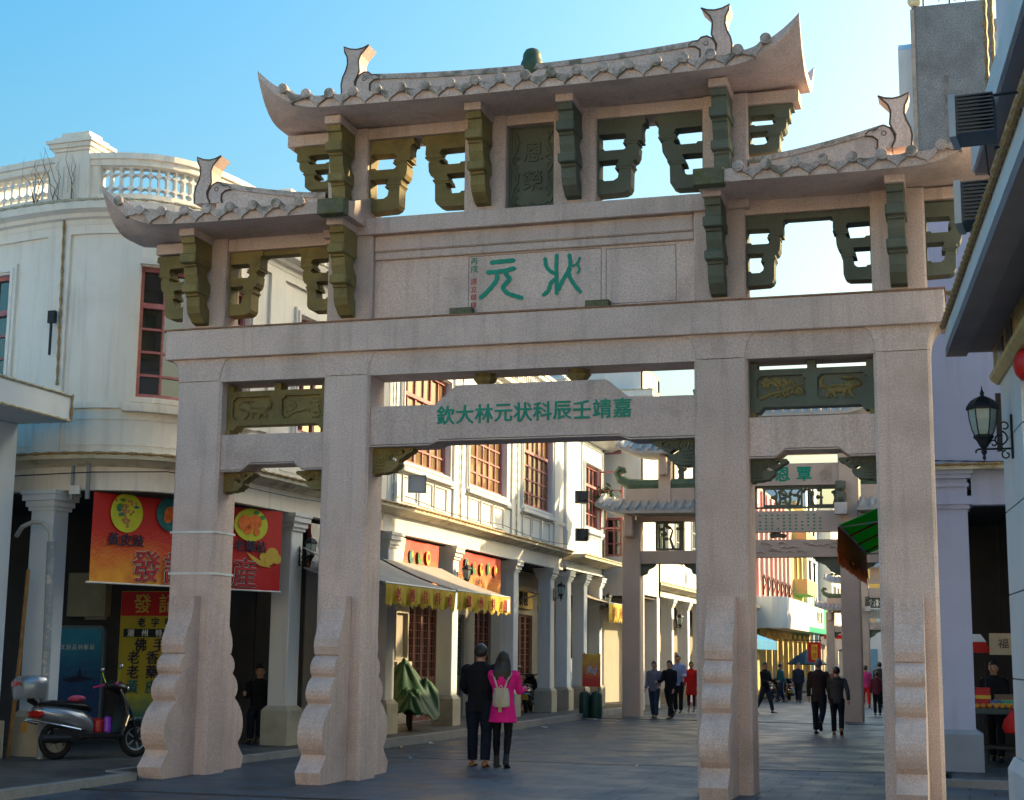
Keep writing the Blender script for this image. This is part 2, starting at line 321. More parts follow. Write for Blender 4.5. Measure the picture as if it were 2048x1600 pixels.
# carved green panels of the side bays
def cart(a, b_, c, d, k=.045): return [(a+k, c), (b_-k, c), (b_-k, c+k*.5), (b_, c+k), (b_, d-k), (b_-k*.5, d-k), (b_-k, d), (a+k, d), (a+k, d-k*.5), (a, d-k), (a, c+k), (a+k*.5, c+k)]
def relief(P, kind, x0, x1, z0, z1, y):
    rnd = random.Random(int(x0*100)+kind); w_, h_ = x1-x0, z1-z0; X = lambda u: x0+u*w_; Z = lambda v: z0+v*h_
    b = MB()
    if kind == 0:      # walking beast
        fl = (lambda u: u) if x0 < 0 else (lambda u: 1-u)
        for cu, cv, ru, rv in ((.55, .42, .24, .17), (.70, .40, .13, .2), (.36, .50, .12, .2), (.26, .62, .15, .2), (.20, .56, .1, .1)):
            b.blob((X(fl(cu)), y, Z(cv)), (ru*w_, .03, rv*h_), 12, 6)
        for u0, v0, u1, v1 in ((.36, .35, .28, .08), (.44, .32, .46, .08), (.66, .3, .62, .08), (.76, .3, .80, .08)):
            b.tube([(X(fl(u0)), y-.005, Z(v0)), (X(fl((u0+u1)/2+.03)), y-.012, Z((v0+v1)/2)), (X(fl(u1)), y-.005, Z(v1))], .024, 6)
        b.tube([(X(fl(.8)), y, Z(.45)), (X(fl(.92)), y-.01, Z(.55)), (X(fl(.93)), y-.01, Z(.75)), (X(fl(.86)), y, Z(.88))], [.02, .03, .025, .01], 6)
        for k in range(5): b.tube([(X(fl(.24+.05*k)), y-.03, Z(.74+.03*(k % 2))), (X(fl(.27+.05*k)), y-.035, Z(.85)), (X(fl(.33+.05*k)), y-.02, Z(.80))], .010, 5)
        for k in range(5): b.tube([(X(fl(.42+.07*k)), y-.03, Z(.52)), (X(fl(.45+.07*k)), y-.034, Z(.46)), (X(fl(.48+.07*k)), y-.03, Z(.52))], .006, 4)
    else:              # flowering branch
        b.tube([(X(.05), y, Z(.12)), (X(.3), y-.01, Z(.3)), (X(.6), y-.012, Z(.42)), (X(.95), y-.005, Z(.68))], [.022, .018, .016, .008], 6)
        for k in range(11):
            u = .12+.8*rnd.random(); v = .2+.65*rnd.random(); r = .03+.035*rnd.random()
            for q in range(5):
                a = 2*pi*q/5+k; b.blob((X(u)+r*.75*cos(a), y-.006, Z(v)+r*.75*sin(a)), (r*.55, .018, r*.55), 6, 4)
            b.tube([(X(u), y, Z(v)), (X(u+.06), y-.004, Z(.3+.3*u))], .008, 4)
    b.build('relief_carving', JADE, P, smooth=True)
for s in (-1, 1):
    a, b_ = (-4.45, -2.9) if s < 0 else (2.9, 4.45)
    c = (a+b_)/2; h1 = cart(a+.09, c-.07, 4.84, 5.17); h2 = cart(c+.07, b_-.09, 4.84, 5.17)
    out = [(a, 4.70), (a+.12, 4.70), (a+.17, 4.765), (b_-.17, 4.765), (b_-.12, 4.70), (b_, 4.70), (b_, 5.33), (b_-.1, 5.33), (b_-.1, 5.25), (c+.05, 5.25), (c+.05, 5.35), (c-.05, 5.35), (c-.05, 5.25), (a+.1, 5.25), (a+.1, 5.33), (a, 5.33)]
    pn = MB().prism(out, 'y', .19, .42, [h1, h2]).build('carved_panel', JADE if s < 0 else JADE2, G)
    MB().box(a+.05, b_-.05, .235, .40, 4.82, 5.19).build('panel_ground', JADE if s < 0 else JADE2, pn)
    relief(pn, 0 if s < 0 else 1, a+.09, c-.07, 4.84, 5.17, .235); relief(pn, 1 if s < 0 else 0, c+.07, b_-.09, 4.84, 5.17, .235)
    for z in (a+.02, b_-.02): MB().box(z-.05, z+.05, .17, .44, 4.622, 4.70).build('panel_foot', JADE, pn)
# dragon-fish spandrels
SPN = [(0, 0), (.56, 0), (.585, -.03), (.55, -.07), (.50, -.085), (.45, -.13), (.40, -.155), (.37, -.185), (.385, -.22), (.35, -.27), (.31, -.29), (.29, -.325), (.22, -.33), (.16, -.35), (.08, -.345), (.04, -.37), (0, -.37)]
SPH = [[(.43+.03*cos(a), -.06+.03*sin(a)) for a in [k*pi/4 for k in range(8)]], [(.22, -.10), (.27, -.11), (.34, -.155), (.35, -.18), (.30, -.19), (.24, -.155), (.21, -.125)]]
for x, s, z, k in ((-4.45, 1, 4.105, .78), (-2.9, -1, 4.105, .78), (-2.22, 1, 4.39, 1), (2.22, -1, 4.39, 1), (2.9, 1, 4.105, .8), (4.45, -1, 4.105, .8)):
    T = lambda l: [(x+s*u*k, z+v*k) for u, v in l]
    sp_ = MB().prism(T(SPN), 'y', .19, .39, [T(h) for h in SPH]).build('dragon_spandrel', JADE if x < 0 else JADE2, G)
    b = MB(); rnd = random.Random(3)
    for i in range(9):
        u = .04+.045*i; b.tube([(x+s*k*u, .185, z-k*(.03+.02*(i % 2))), (x+s*k*(u+.03), .178, z-k*(.12-.006*i)), (x+s*k*(u-.01), .185, z-k*(.24-.018*i))], .012*k, 5)
    for i in range(5): b.tube([(x+s*k*.03, .185, z-k*(.12+.05*i)), (x+s*k*.10, .176, z-k*(.15+.045*i)), (x+s*k*.18, .185, z-k*(.13+.05*i))], .014*k, 5)
    b.build('scale_carving', JADE if x < 0 else JADE2, sp_)
# name panel tier
for cx in (-2.56, 2.56, -4.79, 4.79):
    MB().prism(cham(cx-.33, cx+.33, .0, .46, .025), 'z', 6.135, 7.44 if abs(cx) > 4 else 7.33).build('upper_post', GRAN, G)
MB().box(-2.23, 2.23, .12, .40, 6.135, 7.02).build('name_panel', GRAN, G)
MB().box(-2.23, 2.23, .07, .44, 6.99, 7.10, .02).build('panel_moulding', GRAN, G)
MB().box(-2.23, 2.23, .04, .45, 7.10, 7.33, .03).build('panel_moulding', GRAN, G)
MB().box(-2.96, 2.96, -.06, .52, 7.33, 7.56, .012).build('tier_beam', GRAN, G)
b = MB()   # thin engraved frames
def frame(b, x0, x1, z0, z1, y, t=.007, d=.004):
    for q in ((x0, x1, z0, z0+t), (x0, x1, z1-t, z1), (x0, x0+t, z0, z1), (x1-t, x1, z0, z1)): b.box(q[0], q[1], y-d, y, q[2], q[3])
frame(b, -.87, .98, 6.18, 6.97, .12); frame(b, 1.04, 1.98, 6.2, 6.95, .12)
b.build('engraved_frame', mat('engraved groove', (.2, .15, .14), .9), G)
for x in (-.93, .95): MB().box(x-.16, x+.16, -.02, .118, 6.136, 6.235, .008).build('green_block', MOSS, G)
# seal-script strokes, u right v up in a unit box
def stroke(b, pts, r, x0, z0, w_, h_, y):
    P = []; n = len(pts)
    for i in range(n-1):
        p0, p1, p2, p3 = pts[max(i-1, 0)], pts[i], pts[i+1], pts[min(i+2, n-1)]
        for k in range(5):
            t = k/5; P.append(tuple(.5*(2*p1[q]+(p2[q]-p0[q])*t+(2*p0[q]-5*p1[q]+4*p2[q]-p3[q])*t*t+(3*p1[q]-p0[q]-3*p2[q]+p3[q])*t**3) for q in (0, 1)))
    P.append(pts[-1]); L_ = []; R_ = []
    for i, p in enumerate(P):
        a, c = P[max(i-1, 0)], P[min(i+1, len(P)-1)]; dx, dz = (c[0]-a[0])*w_, (c[1]-a[1])*h_; l = sqrt(dx*dx+dz*dz) or 1
        rr = r*(1+.1*sin(i*1.7)); px, pz = x0+p[0]*w_, z0+p[1]*h_
        L_.append((px-dz/l*rr, pz+dx/l*rr)); R_.append((px+dz/l*rr, pz-dx/l*rr))
    def cap(p, dx, dz, s): l = sqrt(dx*dx+dz*dz) or 1; return (p[0]+s*dx/l*r, p[1]+s*dz/l*r)
    c0 = (x0+P[0][0]*w_, z0+P[0][1]*h_); c1 = (x0+P[-1][0]*w_, z0+P[-1][1]*h_)
    e0 = cap(c0, (P[1][0]-P[0][0])*w_, (P[1][1]-P[0][1])*h_, -.8); e1 = cap(c1, (P[-1][0]-P[-2][0])*w_, (P[-1][1]-P[-2][1])*h_, .8)
    b.prism([e0]+R_+[e1]+L_[::-1], 'y', y, y+.012)
b = MB()
for i, st_ in enumerate(([(.26, .90), (.5, .91), (.78, .92)], [(.18, .66), (.5, .67), (.80, .72)], [(.38, .66), (.40, .50), (.30, .32), (.15, .15), (.03, .04)], [(.60, .69), (.61, .58), (.68, .45), (.54, .28), (.64, .12), (.84, .03), (.97, -.02)])):
    stroke(b, st_, .030, -.71, 6.36, .62, .56, .108-.0012*i)
b.build('seal_letter', LETG, G)
b = MB()
for i, st_ in enumerate(([(.07, .92), (.10, .74), (.18, .62), (.33, .52)], [(.37, .99), (.36, .7), (.37, .4), (.37, .03)], [(.34, .40), (.22, .30), (.16, .12), (.03, .02)], [(.69, .97), (.72, .74), (.65, .55), (.52, .34), (.41, .12)], [(.70, .64), (.69, .46), (.82, .23), (.98, .04)], [(.96, .88), (.89, .74), (.77, .68)], [(.89, .72), (.95, .60), (.90, .50)])):
    stroke(b, st_, .026 if i < 5 else .016, .17, 6.36, .54, .56, .108-.0012*i)
b.build('seal_letter', LETG, G)
for ch, z, m_, s_ in (('丙', 6.90, LETG, .10), ('戌', 6.79, LETG, .11), ('送', 6.62, LETR, .10), ('立', 6.51, LETR, .10)): letter(ch, s_, m_, G, (-.79, .116, z), ext=.004)
b = MB()
for z in (6.40, 6.29): frame(b, -.825, -.755, z-.035, z+.035, .118, .008); [b.box(-.815+.018*i, -.807+.018*i, .113, .118, z-.028, z+.026-.01*(i % 2)) for i in range(4)]
b.build('seal_mark', LETR, G)
# top tier
for cx in (-2.65, -.63, .63, 2.65): MB().prism(cham(cx-.295, cx+.295, .03, .44, .02), 'z', 7.56, 8.90).build('upper_post', GRAN, G)
MB().box(-.34, .34, .20, .36, 7.56, 8.78).build('honour_tablet', JADE2, G)
b = MB(); frame(b, -.335, .335, 7.57, 8.78, .2, .04, .02)
for s in (-1, 1):
    b.tube([(s*(.25+.05*sin(k*1.3)), .195, 7.68+.1*k) for k in range(11)], .022, 6)
    for k in range(9): b.tube([(s*.27, .195, 7.72+.11*k), (s*(.20-.02*(k % 2)), .188, 7.77+.11*k), (s*.25, .195, 7.81+.11*k)], .012, 5)
for k in range(6): b.tube([(-.26+.105*k, .195, 7.63), (-.21+.105*k, .188, 7.69-.03*(k % 2)), (-.16+.105*k, .195, 7.63)], .014, 5)
b.build('tablet_carving', JADE2, G, smooth=True)
letter('恩', .30, JADE2, G, (0, .19, 8.40), ext=.014, bold=.004); letter('榮', .30, JADE2, G, (0, .19, 8.0), ext=.014, bold=.004)
# roof beams
for a, b_, z0, z1 in ((-3.6, -2.945, 8.74, 8.90), (-2.355, -.925, 8.74, 8.90), (-.335, .335, 8.76, 8.90), (.925, 2.355, 8.74, 8.90), (2.945, 3.6, 8.74, 8.90), (-5.62, -5.12, 7.29, 7.44), (-4.46, -2.89, 7.26, 7.44), (2.89, 4.46, 7.26, 7.44), (5.12, 5.62, 7.29, 7.44)):
    MB().box(a, b_, .06, .40, z0, z1).build('roof_beam', GRAN, G)
# hook brackets in the plane of the arch
def hook(x, s, zt, kx=1., kz=1., m_=JADE, y0=.12, y1=.36):
    T = lambda l: [(x+s*u*kx, zt+v*kz) for u, v in l]
    h = MB().prism(T(HOOK), 'y', y0, y1, [T(q) for q in HOOK_H]).build('hook_bracket', m_, G)
    for v, u0, u1 in ((-.315, .36, .605), (-.35, .35, .56), (-.655, .25, .485), (-.69, .24, .46)): MB().box(x+s*u0*kx, x+s*u1*kx, y0-.012, y1+.012, zt+(v-.012)*kz, zt+(v+.012)*kz).build('bracket_band', m_, h)
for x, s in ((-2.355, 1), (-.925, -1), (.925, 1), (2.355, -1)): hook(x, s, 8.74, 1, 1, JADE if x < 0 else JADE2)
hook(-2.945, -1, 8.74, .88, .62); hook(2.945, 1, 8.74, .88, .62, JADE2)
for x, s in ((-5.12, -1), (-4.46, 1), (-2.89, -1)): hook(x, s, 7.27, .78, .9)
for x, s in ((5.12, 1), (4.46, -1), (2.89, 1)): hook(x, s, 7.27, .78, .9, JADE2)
MB().box(-4.46, -2.89, .15, .33, 7.19, 7.262).build('bracket_rail', JADE, G); MB().box(2.89, 4.46, .15, .33, 7.19, 7.262).build('bracket_rail', JADE2, G)
# projecting corbels, front and back
def corbel(x, zt, m_, yf=0.):
    T = lambda l, sg: [((yf+y) if sg < 0 else (.46-yf*.5-y), zt+z) for y, z in l]
    for sg in (-1, 1):
        c = MB().prism(T(BRK, sg), 'x', x-.10, x+.10).build('corbel', m_, G)
        for z0, z1, yy in ((-.37, -.24, .535), (-.77, -.65, .425)):
            q = sorted(((yf-yy) if sg < 0 else (.46-yf*.5+yy), (yf-.05) if sg < 0 else (.46-yf*.5+.05))); MB().box(x-.125, x+.125, q[0], q[1], zt+z0, zt+z1, .02).build('corbel_band', m_, c)
        q = sorted(((yf-.58) if sg < 0 else (.46-yf*.5+.30), (yf+.02) if sg < 0 else (.46-yf*.5-.02)))
        MB().box(x-.12, x+.12, q[0], q[1], zt+.002, zt+.115, .01).build('corbel_block', GRAN, c)
for x in (-4.79, -2.56): corbel(x, 7.35, JADE)
for x in (2.56, 4.79): corbel(x, 7.35, JADE2)
for x in (-2.65, -.63): corbel(x, 8.80, JADE, .03)
for x in (.63, 2.65): corbel(x, 8.80, JADE2, .03)
# roofs
make_roof(G, -6.0, -2.32, lambda x: 7.44+.06*max(0, (-x-4)/2)**2, (1, 0), (-4.66, -2.96, 7.6, lambda x: 8.0+.26*((-x-2.9)/1.6)**1.5 if x < -2.9 else 8.0), [(-5.0, 7.98, -1)], 0)
make_roof(G, 2.40, 6.0, lambda x: 7.44+.06*max(0, (x-4)/2)**2, (0, 1), (2.96, 4.66, 7.6, lambda x: 8.0+.26*((x-2.9)/1.6)**1.5 if x > 2.9 else 8.0), [(5.0, 7.98, 1)], 0)
make_roof(G, -3.66, 3.72, lambda x: 8.90+.05*(x/3.5)**2, (1, 1), (-2.45, 2.45, 9.0, lambda x: 9.58+.09*(x/2.2)**2), [(-2.76, 9.42, -1), (2.76, 9.42, 1)], 0)
for x in (-2.49, 2.57): MB().box(x-.19, x+.19, -.90, -.70, 7.41, 7.62, .012).build('eave_end_block', MOSS, G)
f = MB().lathe([(.10, 9.44), (.15, 9.5), (.165, 9.58), (.15, 9.66), (.13, 9.70), (.13, 9.73), (.122, 9.78), (.09, 9.83), (.04, 9.855), (.001, 9.86)], 20, (0, .12, 0)).build('gourd_finial', mat('dark jade finial', (.055, .085, .045), .5, .25, 5), G, smooth=True)
# ------------------------------------------------------------------ paint and other materials
CREAM = mat('cream wall paint', (.82, .75, .66), .8, .05, .8, .06, 90, .05, 60, .2, stain=((.42, .37, .30), .4), st=(.52, .8), sts=.7, streak=((.38, .34, .27), .38))
WHITE = mat('white wall paint', (.67, .67, .66), .8, .05, .8, .05, 90, .05, 60, .2, stain=((.40, .39, .36), .4), st=(.53, .8), sts=.8, streak=((.34, .33, .30), .40))
PALE = mat('pale blue white paint', (.62, .68, .74), .7, .05, 1., 0, bump=.03, stain=((.35, .38, .4), .3), st=(.55, .8), sts=1.5)
LAV = mat('lavender grey paint', (.44, .46, .62), .8, .06, .7, .05, 80, .05, 50, .2, stain=((.30, .28, .35), .4), st=(.5, .8), sts=.5, streak=((.28, .27, .34), .4))
TRIMY = mat('weathered cornice', (.62, .56, .42), .85, .12, 2, .1, 60, .1, 40, stain=((.18, .15, .08), .7), st=(.5, .68), sts=3)
BASEST = mat('column base plaster', (.42, .38, .30), .85, .15, 1.5, .1, 60, .1, 50, stain=((.2, .18, .13), .5), sts=2)
ROPE = mat('rope light cord', (.32, .20, .08), .6, .5, 35)
ROPEW = mat('pale rope light', (.45, .40, .28), .6, .5, 35)
PINK = mat('faded red window frame', (.42, .15, .15), .65, .15, 6, 0, bump=.05, stain=((.55, .40, .38), .4), st=(.5, .7), sts=9)
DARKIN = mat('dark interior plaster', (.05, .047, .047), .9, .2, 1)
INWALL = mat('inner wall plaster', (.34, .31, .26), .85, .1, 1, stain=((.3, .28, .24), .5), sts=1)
GLASS = mat('dark window glass', (.03, .035, .035), .06, 0, spec=.9, coat=.6)
GLASSB = mat('brown window glass', (.20, .13, .06), .12, .25, 1.2, spec=.7)
CURT = mat('dark green curtain', (.02, .05, .05), .9, .3, 14)
WOODR = mat('red brown lattice door wood', (.16, .06, .045), .5, .25, 5, 0, bump=.1, bs=30)
METG = mat('grey metal', (.30, .33, .36), .4, .1, 4, metal=.4)
METD = mat('dark iron', (.018, .02, .024), .5, .2, 10, metal=.3)
# ------------------------------------------------------------------ ground
def brick_mat(name, c1, c2, mort, sx, sy, rough, off=.5, rot=0., msize=.012, bump=.25):
    m = bpy.data.materials.new(name); m.use_nodes = True; N = m.node_tree.nodes; L = m.node_tree.links; b = N['Principled BSDF']; b.inputs['Specular IOR Level'].default_value = .35
    g = N.new('ShaderNodeNewGeometry'); mp = N.new('ShaderNodeMapping'); mp.inputs['Rotation'].default_value = (0, 0, rot); L.new(g.outputs['Position'], mp.inputs[0])
    t = N.new('ShaderNodeTexBrick'); t.offset = off; t.inputs['Color1'].default_value = (*c1, 1); t.inputs['Color2'].default_value = (*c2, 1); t.inputs['Mortar'].default_value = (*mort, 1)
    t.inputs['Scale'].default_value = 1; t.inputs['Brick Width'].default_value = sx; t.inputs['Row Height'].default_value = sy; t.inputs['Mortar Size'].default_value = msize; t.inputs['Bias'].default_value = .1; L.new(mp.outputs[0], t.inputs['Vector'])
    n = N.new('ShaderNodeTexNoise'); n.inputs['Scale'].default_value = 1.1; n.inputs['Detail'].default_value = 8; L.new(g.outputs['Position'], n.inputs['Vector'])
    n2 = N.new('ShaderNodeTexNoise'); n2.inputs['Scale'].default_value = 70; n2.inputs['Detail'].default_value = 2; L.new(g.outputs['Position'], n2.inputs['Vector'])
    r = N.new('ShaderNodeMapRange'); r.inputs[1].default_value = .3; r.inputs[2].default_value = .7; r.inputs[3].default_value = .6; r.inputs[4].default_value = 1.25; L.new(n.outputs[0], r.inputs[0])
    r2 = N.new('ShaderNodeMapRange'); r2.inputs[1].default_value = .3; r2.inputs[2].default_value = .7; r2.inputs[3].default_value = .75; r2.inputs[4].default_value = 1.2; L.new(n2.outputs[0], r2.inputs[0])
    mu = N.new('ShaderNodeMath'); mu.operation = 'MULTIPLY'; L.new(r.outputs[0], mu.inputs[0]); L.new(r2.outputs[0], mu.inputs[1])
    x = N.new('ShaderNodeMix'); x.data_type = 'RGBA'; x.blend_type = 'MULTIPLY'; x.inputs[0].default_value = 1; L.new(t.outputs['Color'], x.inputs[6]); L.new(mu.outputs[0], x.inputs[7]); L.new(x.outputs[2], b.inputs['Base Color'])
    rr = N.new('ShaderNodeMapRange'); rr.inputs[1].default_value = .35; rr.inputs[2].default_value = .65; rr.inputs[3].default_value = rough-.12; rr.inputs[4].default_value = rough+.15; L.new(n.outputs[0], rr.inputs[0]); L.new(rr.outputs[0], b.inputs['Roughness'])
    bm = N.new('ShaderNodeBump'); bm.inputs['Strength'].default_value = bump; bm.inputs['Distance'].default_value = .01; bm.invert = True; L.new(t.outputs['Fac'], bm.inputs['Height']); L.new(bm.outputs[0], b.inputs['Normal'])
    return m
PAVE = brick_mat('granite street paving', (.056, .082, .112), (.042, .063, .088), (.015, .021, .028), .9, .45, .46, msize=.02, bump=.4)
PAVE2 = brick_mat('granite apron paving', (.066, .09, .118), (.05, .071, .095), (.018, .024, .03), .6, .6, .5, msize=.016, bump=.4)
PAVE3 = brick_mat('sidewalk paving', (.10, .10, .10), (.08, .08, .082), (.03, .03, .03), .4, .4, .55)
KERB = mat('kerb stone', (.27, .26, .25), .8, .15, 3, .3, 60, .1, 40, stain=((.12, .11, .10), .6), sts=4)
struct(MB().box(-400, 400, -60, 900, -2, -.95).build('ground', mat('far ground', (.22, .21, .2), .9)))
struct(MB().box(-40, 40, -60, 4.4, -.95, -.008).build('plaza', PAVE2))
struct(MB().box(-5.4, 5.6, -2.4, 4.35, -.3, 0.).build('archway_apron', PAVE2))
def sz(y): return -.05-.45*min(1, max(0, (y-24)/40))
struct(MB().prism([(4.4, -.05), (24, -.05), (64, -.5), (300, -.5), (300, -.9), (4.4, -.9)], 'x', -5.0, 5.2).build('street', PAVE))
struct(MB().box(-5.35, 5.6, -2.47, -2.4, -.3, .006).build('apron_edge_strip', mat('dark drain strip', (.05, .05, .05), .8)))
struct(MB().box(-4.6, 5.1, 4.35, 4.43, -.2, .003).build('drain_strip', mat('dark drain strip', (.05, .05, .05), .8)))
struct(MB().box(-4.4, 5.1, 21.9, 22.02, -.2, -.04).build('drain_strip', mat('dark drain strip', (.05, .05, .05), .8)))
KP = [(-4.75, -14), (-4.8, -1.15), (-5.22, -.98), (-5.24, 1.55), (-5.0, 1.9), (-4.9, 3.2), (-4.75, 6), (-4.6, 9.5), (-4.55, 15), (-4.5, 27.5)]
struct(MB().prism([(x-.12, y) for x, y in KP]+[(-40, 27.5), (-40, -14)], 'z', -.95, .088).build('sidewalk', PAVE3))
def kerb_run(pts, wdt, z0, z1, name):
    b = MB()
    for (xa, ya), (xb, yb) in zip(pts[:-1], pts[1:]):
        L_ = sqrt((xb-xa)**2+(yb-ya)**2); n = max(1, min(40, int(L_/1.0))); dx, dy = (xb-xa)/L_, (yb-ya)/L_; nx, ny = dy, -dx
        for i in range(n):
            a, c = i*L_/n+.004, (i+1)*L_/n-.004
            P = [(xa+dx*a, ya+dy*a), (xa+dx*c, ya+dy*c), (xa+dx*c-nx*wdt, ya+dy*c-ny*wdt), (xa+dx*a-nx*wdt, ya+dy*a-ny*wdt)]
            b.prism(P, 'z', z0, z1+random.uniform(-.003, .003))
    return stuff(struct_part(b, name))
def struct_part(b, name): return b.build(name, KERB)
k = kerb_run(KP, .15, -.25, .10, 'kerb'); k['kind'] = 'structure'
KR = [(40, 2.4), (5.05, 2.4), (5.05, 200)]
struct(MB().prism([(5.17, 2.52), (40, 2.52), (40, 200), (5.17, 200)], 'z', -.95, .088).build('sidewalk', PAVE3))
k = kerb_run([(5.05, 120), (5.05, 2.4), (30, 2.4)], -.15, -.25, .10, 'kerb'); k['kind'] = 'structure'
struct(MB().prism([(27.51, .088), (30, .05), (64, -.38), (200, -.38), (200, -.95), (27.51, -.95)], 'x', -40, -4.5).build('sidewalk', PAVE3))
# ------------------------------------------------------------------ curved facade plan of the left corner
PP = [(-13,2.3),(-11,1.5),(-9.6,1.02),(-8.4,.74),(-7.5,.64),(-6.8,.74),(-6.2,1.02),(-5.8,1.5),(-5.55,2.2),(-5.42,3.2),(-5.32,5.2),(-5.2,8),(-5.12,10.5),(-5.15,13.5),(-5.22,17),(-5.25,21.6),(-5.25,23.0)]
QQ = []
for i in range(len(PP)-1):
    p0, p1, p2, p3 = PP[max(i-1, 0)], PP[i], PP[i+1], PP[min(i+2, len(PP)-1)]
    for k in range(12):
        t = k/12; QQ.append(tuple(.5*(2*p1[q]+(p2[q]-p0[q])*t+(2*p0[q]-5*p1[q]+4*p2[q]-p3[q])*t*t+(3*p1[q]-p0[q]-3*p2[q]+p3[q])*t**3) for q in (0, 1)))
QQ.append(PP[-1]); SS = [0.]
for a, b in zip(QQ[:-1], QQ[1:]): SS.append(SS[-1]+sqrt((b[0]-a[0])**2+(b[1]-a[1])**2))
def PL(s, off=0.):
    import bisect
    i = min(max(bisect.bisect(SS, s)-1, 0), len(SS)-2); t = (s-SS[i])/(SS[i+1]-SS[i])
    def tan(j): a, c = QQ[max(j-1, 0)], QQ[min(j+1, len(QQ)-1)]; return (c[0]-a[0], c[1]-a[1])
    ta, tb = tan(i), tan(i+1); tx, ty = ta[0]+(tb[0]-ta[0])*t, ta[1]+(tb[1]-ta[1])*t; l = sqrt(tx*tx+ty*ty)
    return (QQ[i][0]+(QQ[i+1][0]-QQ[i][0])*t+ty/l*off, QQ[i][1]+(QQ[i+1][1]-QQ[i][1])*t-tx/l*off)
class Flat:
    """straight facade: origin, direction angle; off is outward (right of travel)"""
    def __init__(s, x, y, ang): s.o = (x, y); s.d = (cos(ang), sin(ang)); s.n = (sin(ang), -cos(ang)); s.ang = ang
    def __call__(s, u, off=0.): return (s.o[0]+s.d[0]*u+s.n[0]*off, s.o[1]+s.d[1]*u+s.n[1]*off)
def ang_at(F, u):
    a, b = F(u-.05), F(u+.05); return atan2(b[1]-a[1], b[0]-a[0])
def sweep(b, F, u0, u1, prof, step=.35):
    """closed profile [(off, z)...] swept along facade map F"""
    n = max(1, int((u1-u0)/step)) if F is PL else 1
    ar = sum(prof[i][0]*prof[(i+1) % len(prof)][1]-prof[(i+1) % len(prof)][0]*prof[i][1] for i in range(len(prof)))
    if ar < 0: prof = prof[::-1]
    rings = []
    for i in range(n+1):
        u = u0+(u1-u0)*i/n; rings.append([(*F(u, o), z) for o, z in prof])
    return b.loft([r[::-1] for r in rings])
def slab(b, F, u0, u1, z0, z1, o0, o1, step=.35): return sweep(b, F, u0, u1, [(o0, z0), (o1, z0), (o1, z1), (o0, z1)], step)
def rect_frame(b, F, u0, u1, z0, z1, t, o0, o1):
    slab(b, F, u0, u1, z0, z0+t, o0, o1); slab(b, F, u0, u1, z1-t, z1, o0, o1)
    slab(b, F, u0, u0+t, z0+t, z1-t, o0, o1); slab(b, F, u1-t, u1, z0+t, z1-t, o0, o1)
def make_window(par, F, u0, u1, z0, z1, cols, rows, transom=0., o=0., fm=None, gm=None, trim=None, tw=.14, curtain=False, opened=None):
    fm = fm or PINK; gm = gm or GLASS
    b = MB()
    if trim:
        for k, (g, oo) in enumerate(((0, .05), (tw*.4, .075), (tw*.7, .03))):
            rect_frame(b, F, u0-tw+g, u1+tw-g, z0-tw+g, z1+tw-g, tw*.42 if k < 2 else tw*.32, o-.02, o+oo)
        slab(b, F, u0-tw-.06, u1+tw+.06, z0-tw-.09, z0-tw, o-.02, o+.14)
        w_ = b.build('window', trim, par)
    else:
        rect_frame(b, F, u0, u1, z0, z1, .07, o-.16, o-.02); w_ = b.build('window', fm, par)
    b = MB(); rect_frame(b, F, u0, u1, z0, z1, .065, o-.17, o-.06)
    zt = z1-transom if transom else z1
    if transom: slab(b, F, u0+.06, u1-.06, zt-.04, zt+.04, o-.17, o-.05)
    nc = len(cols) if isinstance(cols, list) else cols
    for i in range(1, nc):
        u = u0+(u1-u0)*i/nc; hw = .04 if i % 2 == 0 or nc < 3 else .018
        slab(b, F, u-hw, u+hw, z0+.06, z1-.06, o-.155 if hw < .03 else o-.16, o-.08)
    for j in range(1, rows):
        z = z0+(zt-z0)*j/rows; slab(b, F, u0+.06, u1-.06, z-.018, z+.018, o-.15, o-.085)
    b.build('window_frame', fm, w_)
    for i in range(nc):
        for j in range(rows+(1 if transom else 0)):
            a, c = z0+(zt-z0)*j/rows, z0+(zt-z0)*(j+1)/rows
            if j == rows: a, c = zt, z1
            ua, ub = u0+(u1-u0)*i/nc, u0+(u1-u0)*(i+1)/nc
            q = MB(); slab(q, F, ua+.01, ub-.01, a+.01, c-.01, o-.13+.004*((i*7+j*3) % 3), o-.12+.004*((i*7+j*3) % 3), .6); q.build('pane', gm, w_)
    if curtain:
        q = MB(); slab(q, F, u0+.04, u1-.04, z0+.04, z1-.04, o-.36, o-.33); q.build('curtain', CURT, w_)
    return w_
def wall_with(par, F, u0, u1, z0, z1, opens, m, o=0., th=.3, name='wall'):
    """wall from u0 to u1 with rectangular openings [(ua, ub, za, zb)]"""
    b = MB(); u = u0
    for ua, ub, za, zb in sorted(opens):
        if ua > u+1e-4: slab(b, F, u, ua, z0, z1, o-th, o)
        if za > z0+1e-4: slab(b, F, ua, ub, z0, za, o-th, o)
        if zb < z1-1e-4: slab(b, F, ua, ub, zb, z1, o-th, o)
        u = ub
    if u1 > u+1e-4: slab(b, F, u, u1, z0, z1, o-th, o)
    return b.build(name, m, par)
def rope(par, pts, r=.028, m=None, name='rope_light'):
    P = []
    for a, c in zip(pts[:-1], pts[1:]):
        L_ = (Vector(c)-Vector(a)).length; n = max(1, int(L_/.11))
        for i in range(n): P.append(Vector(a).lerp(Vector(c), i/n))
    P.append(Vector(pts[-1])); rr = [r*(1.0 if i % 2 else .55) for i in range(len(P))]
    return MB().tube(P, rr, 6).build(name, m or ROPE, par)
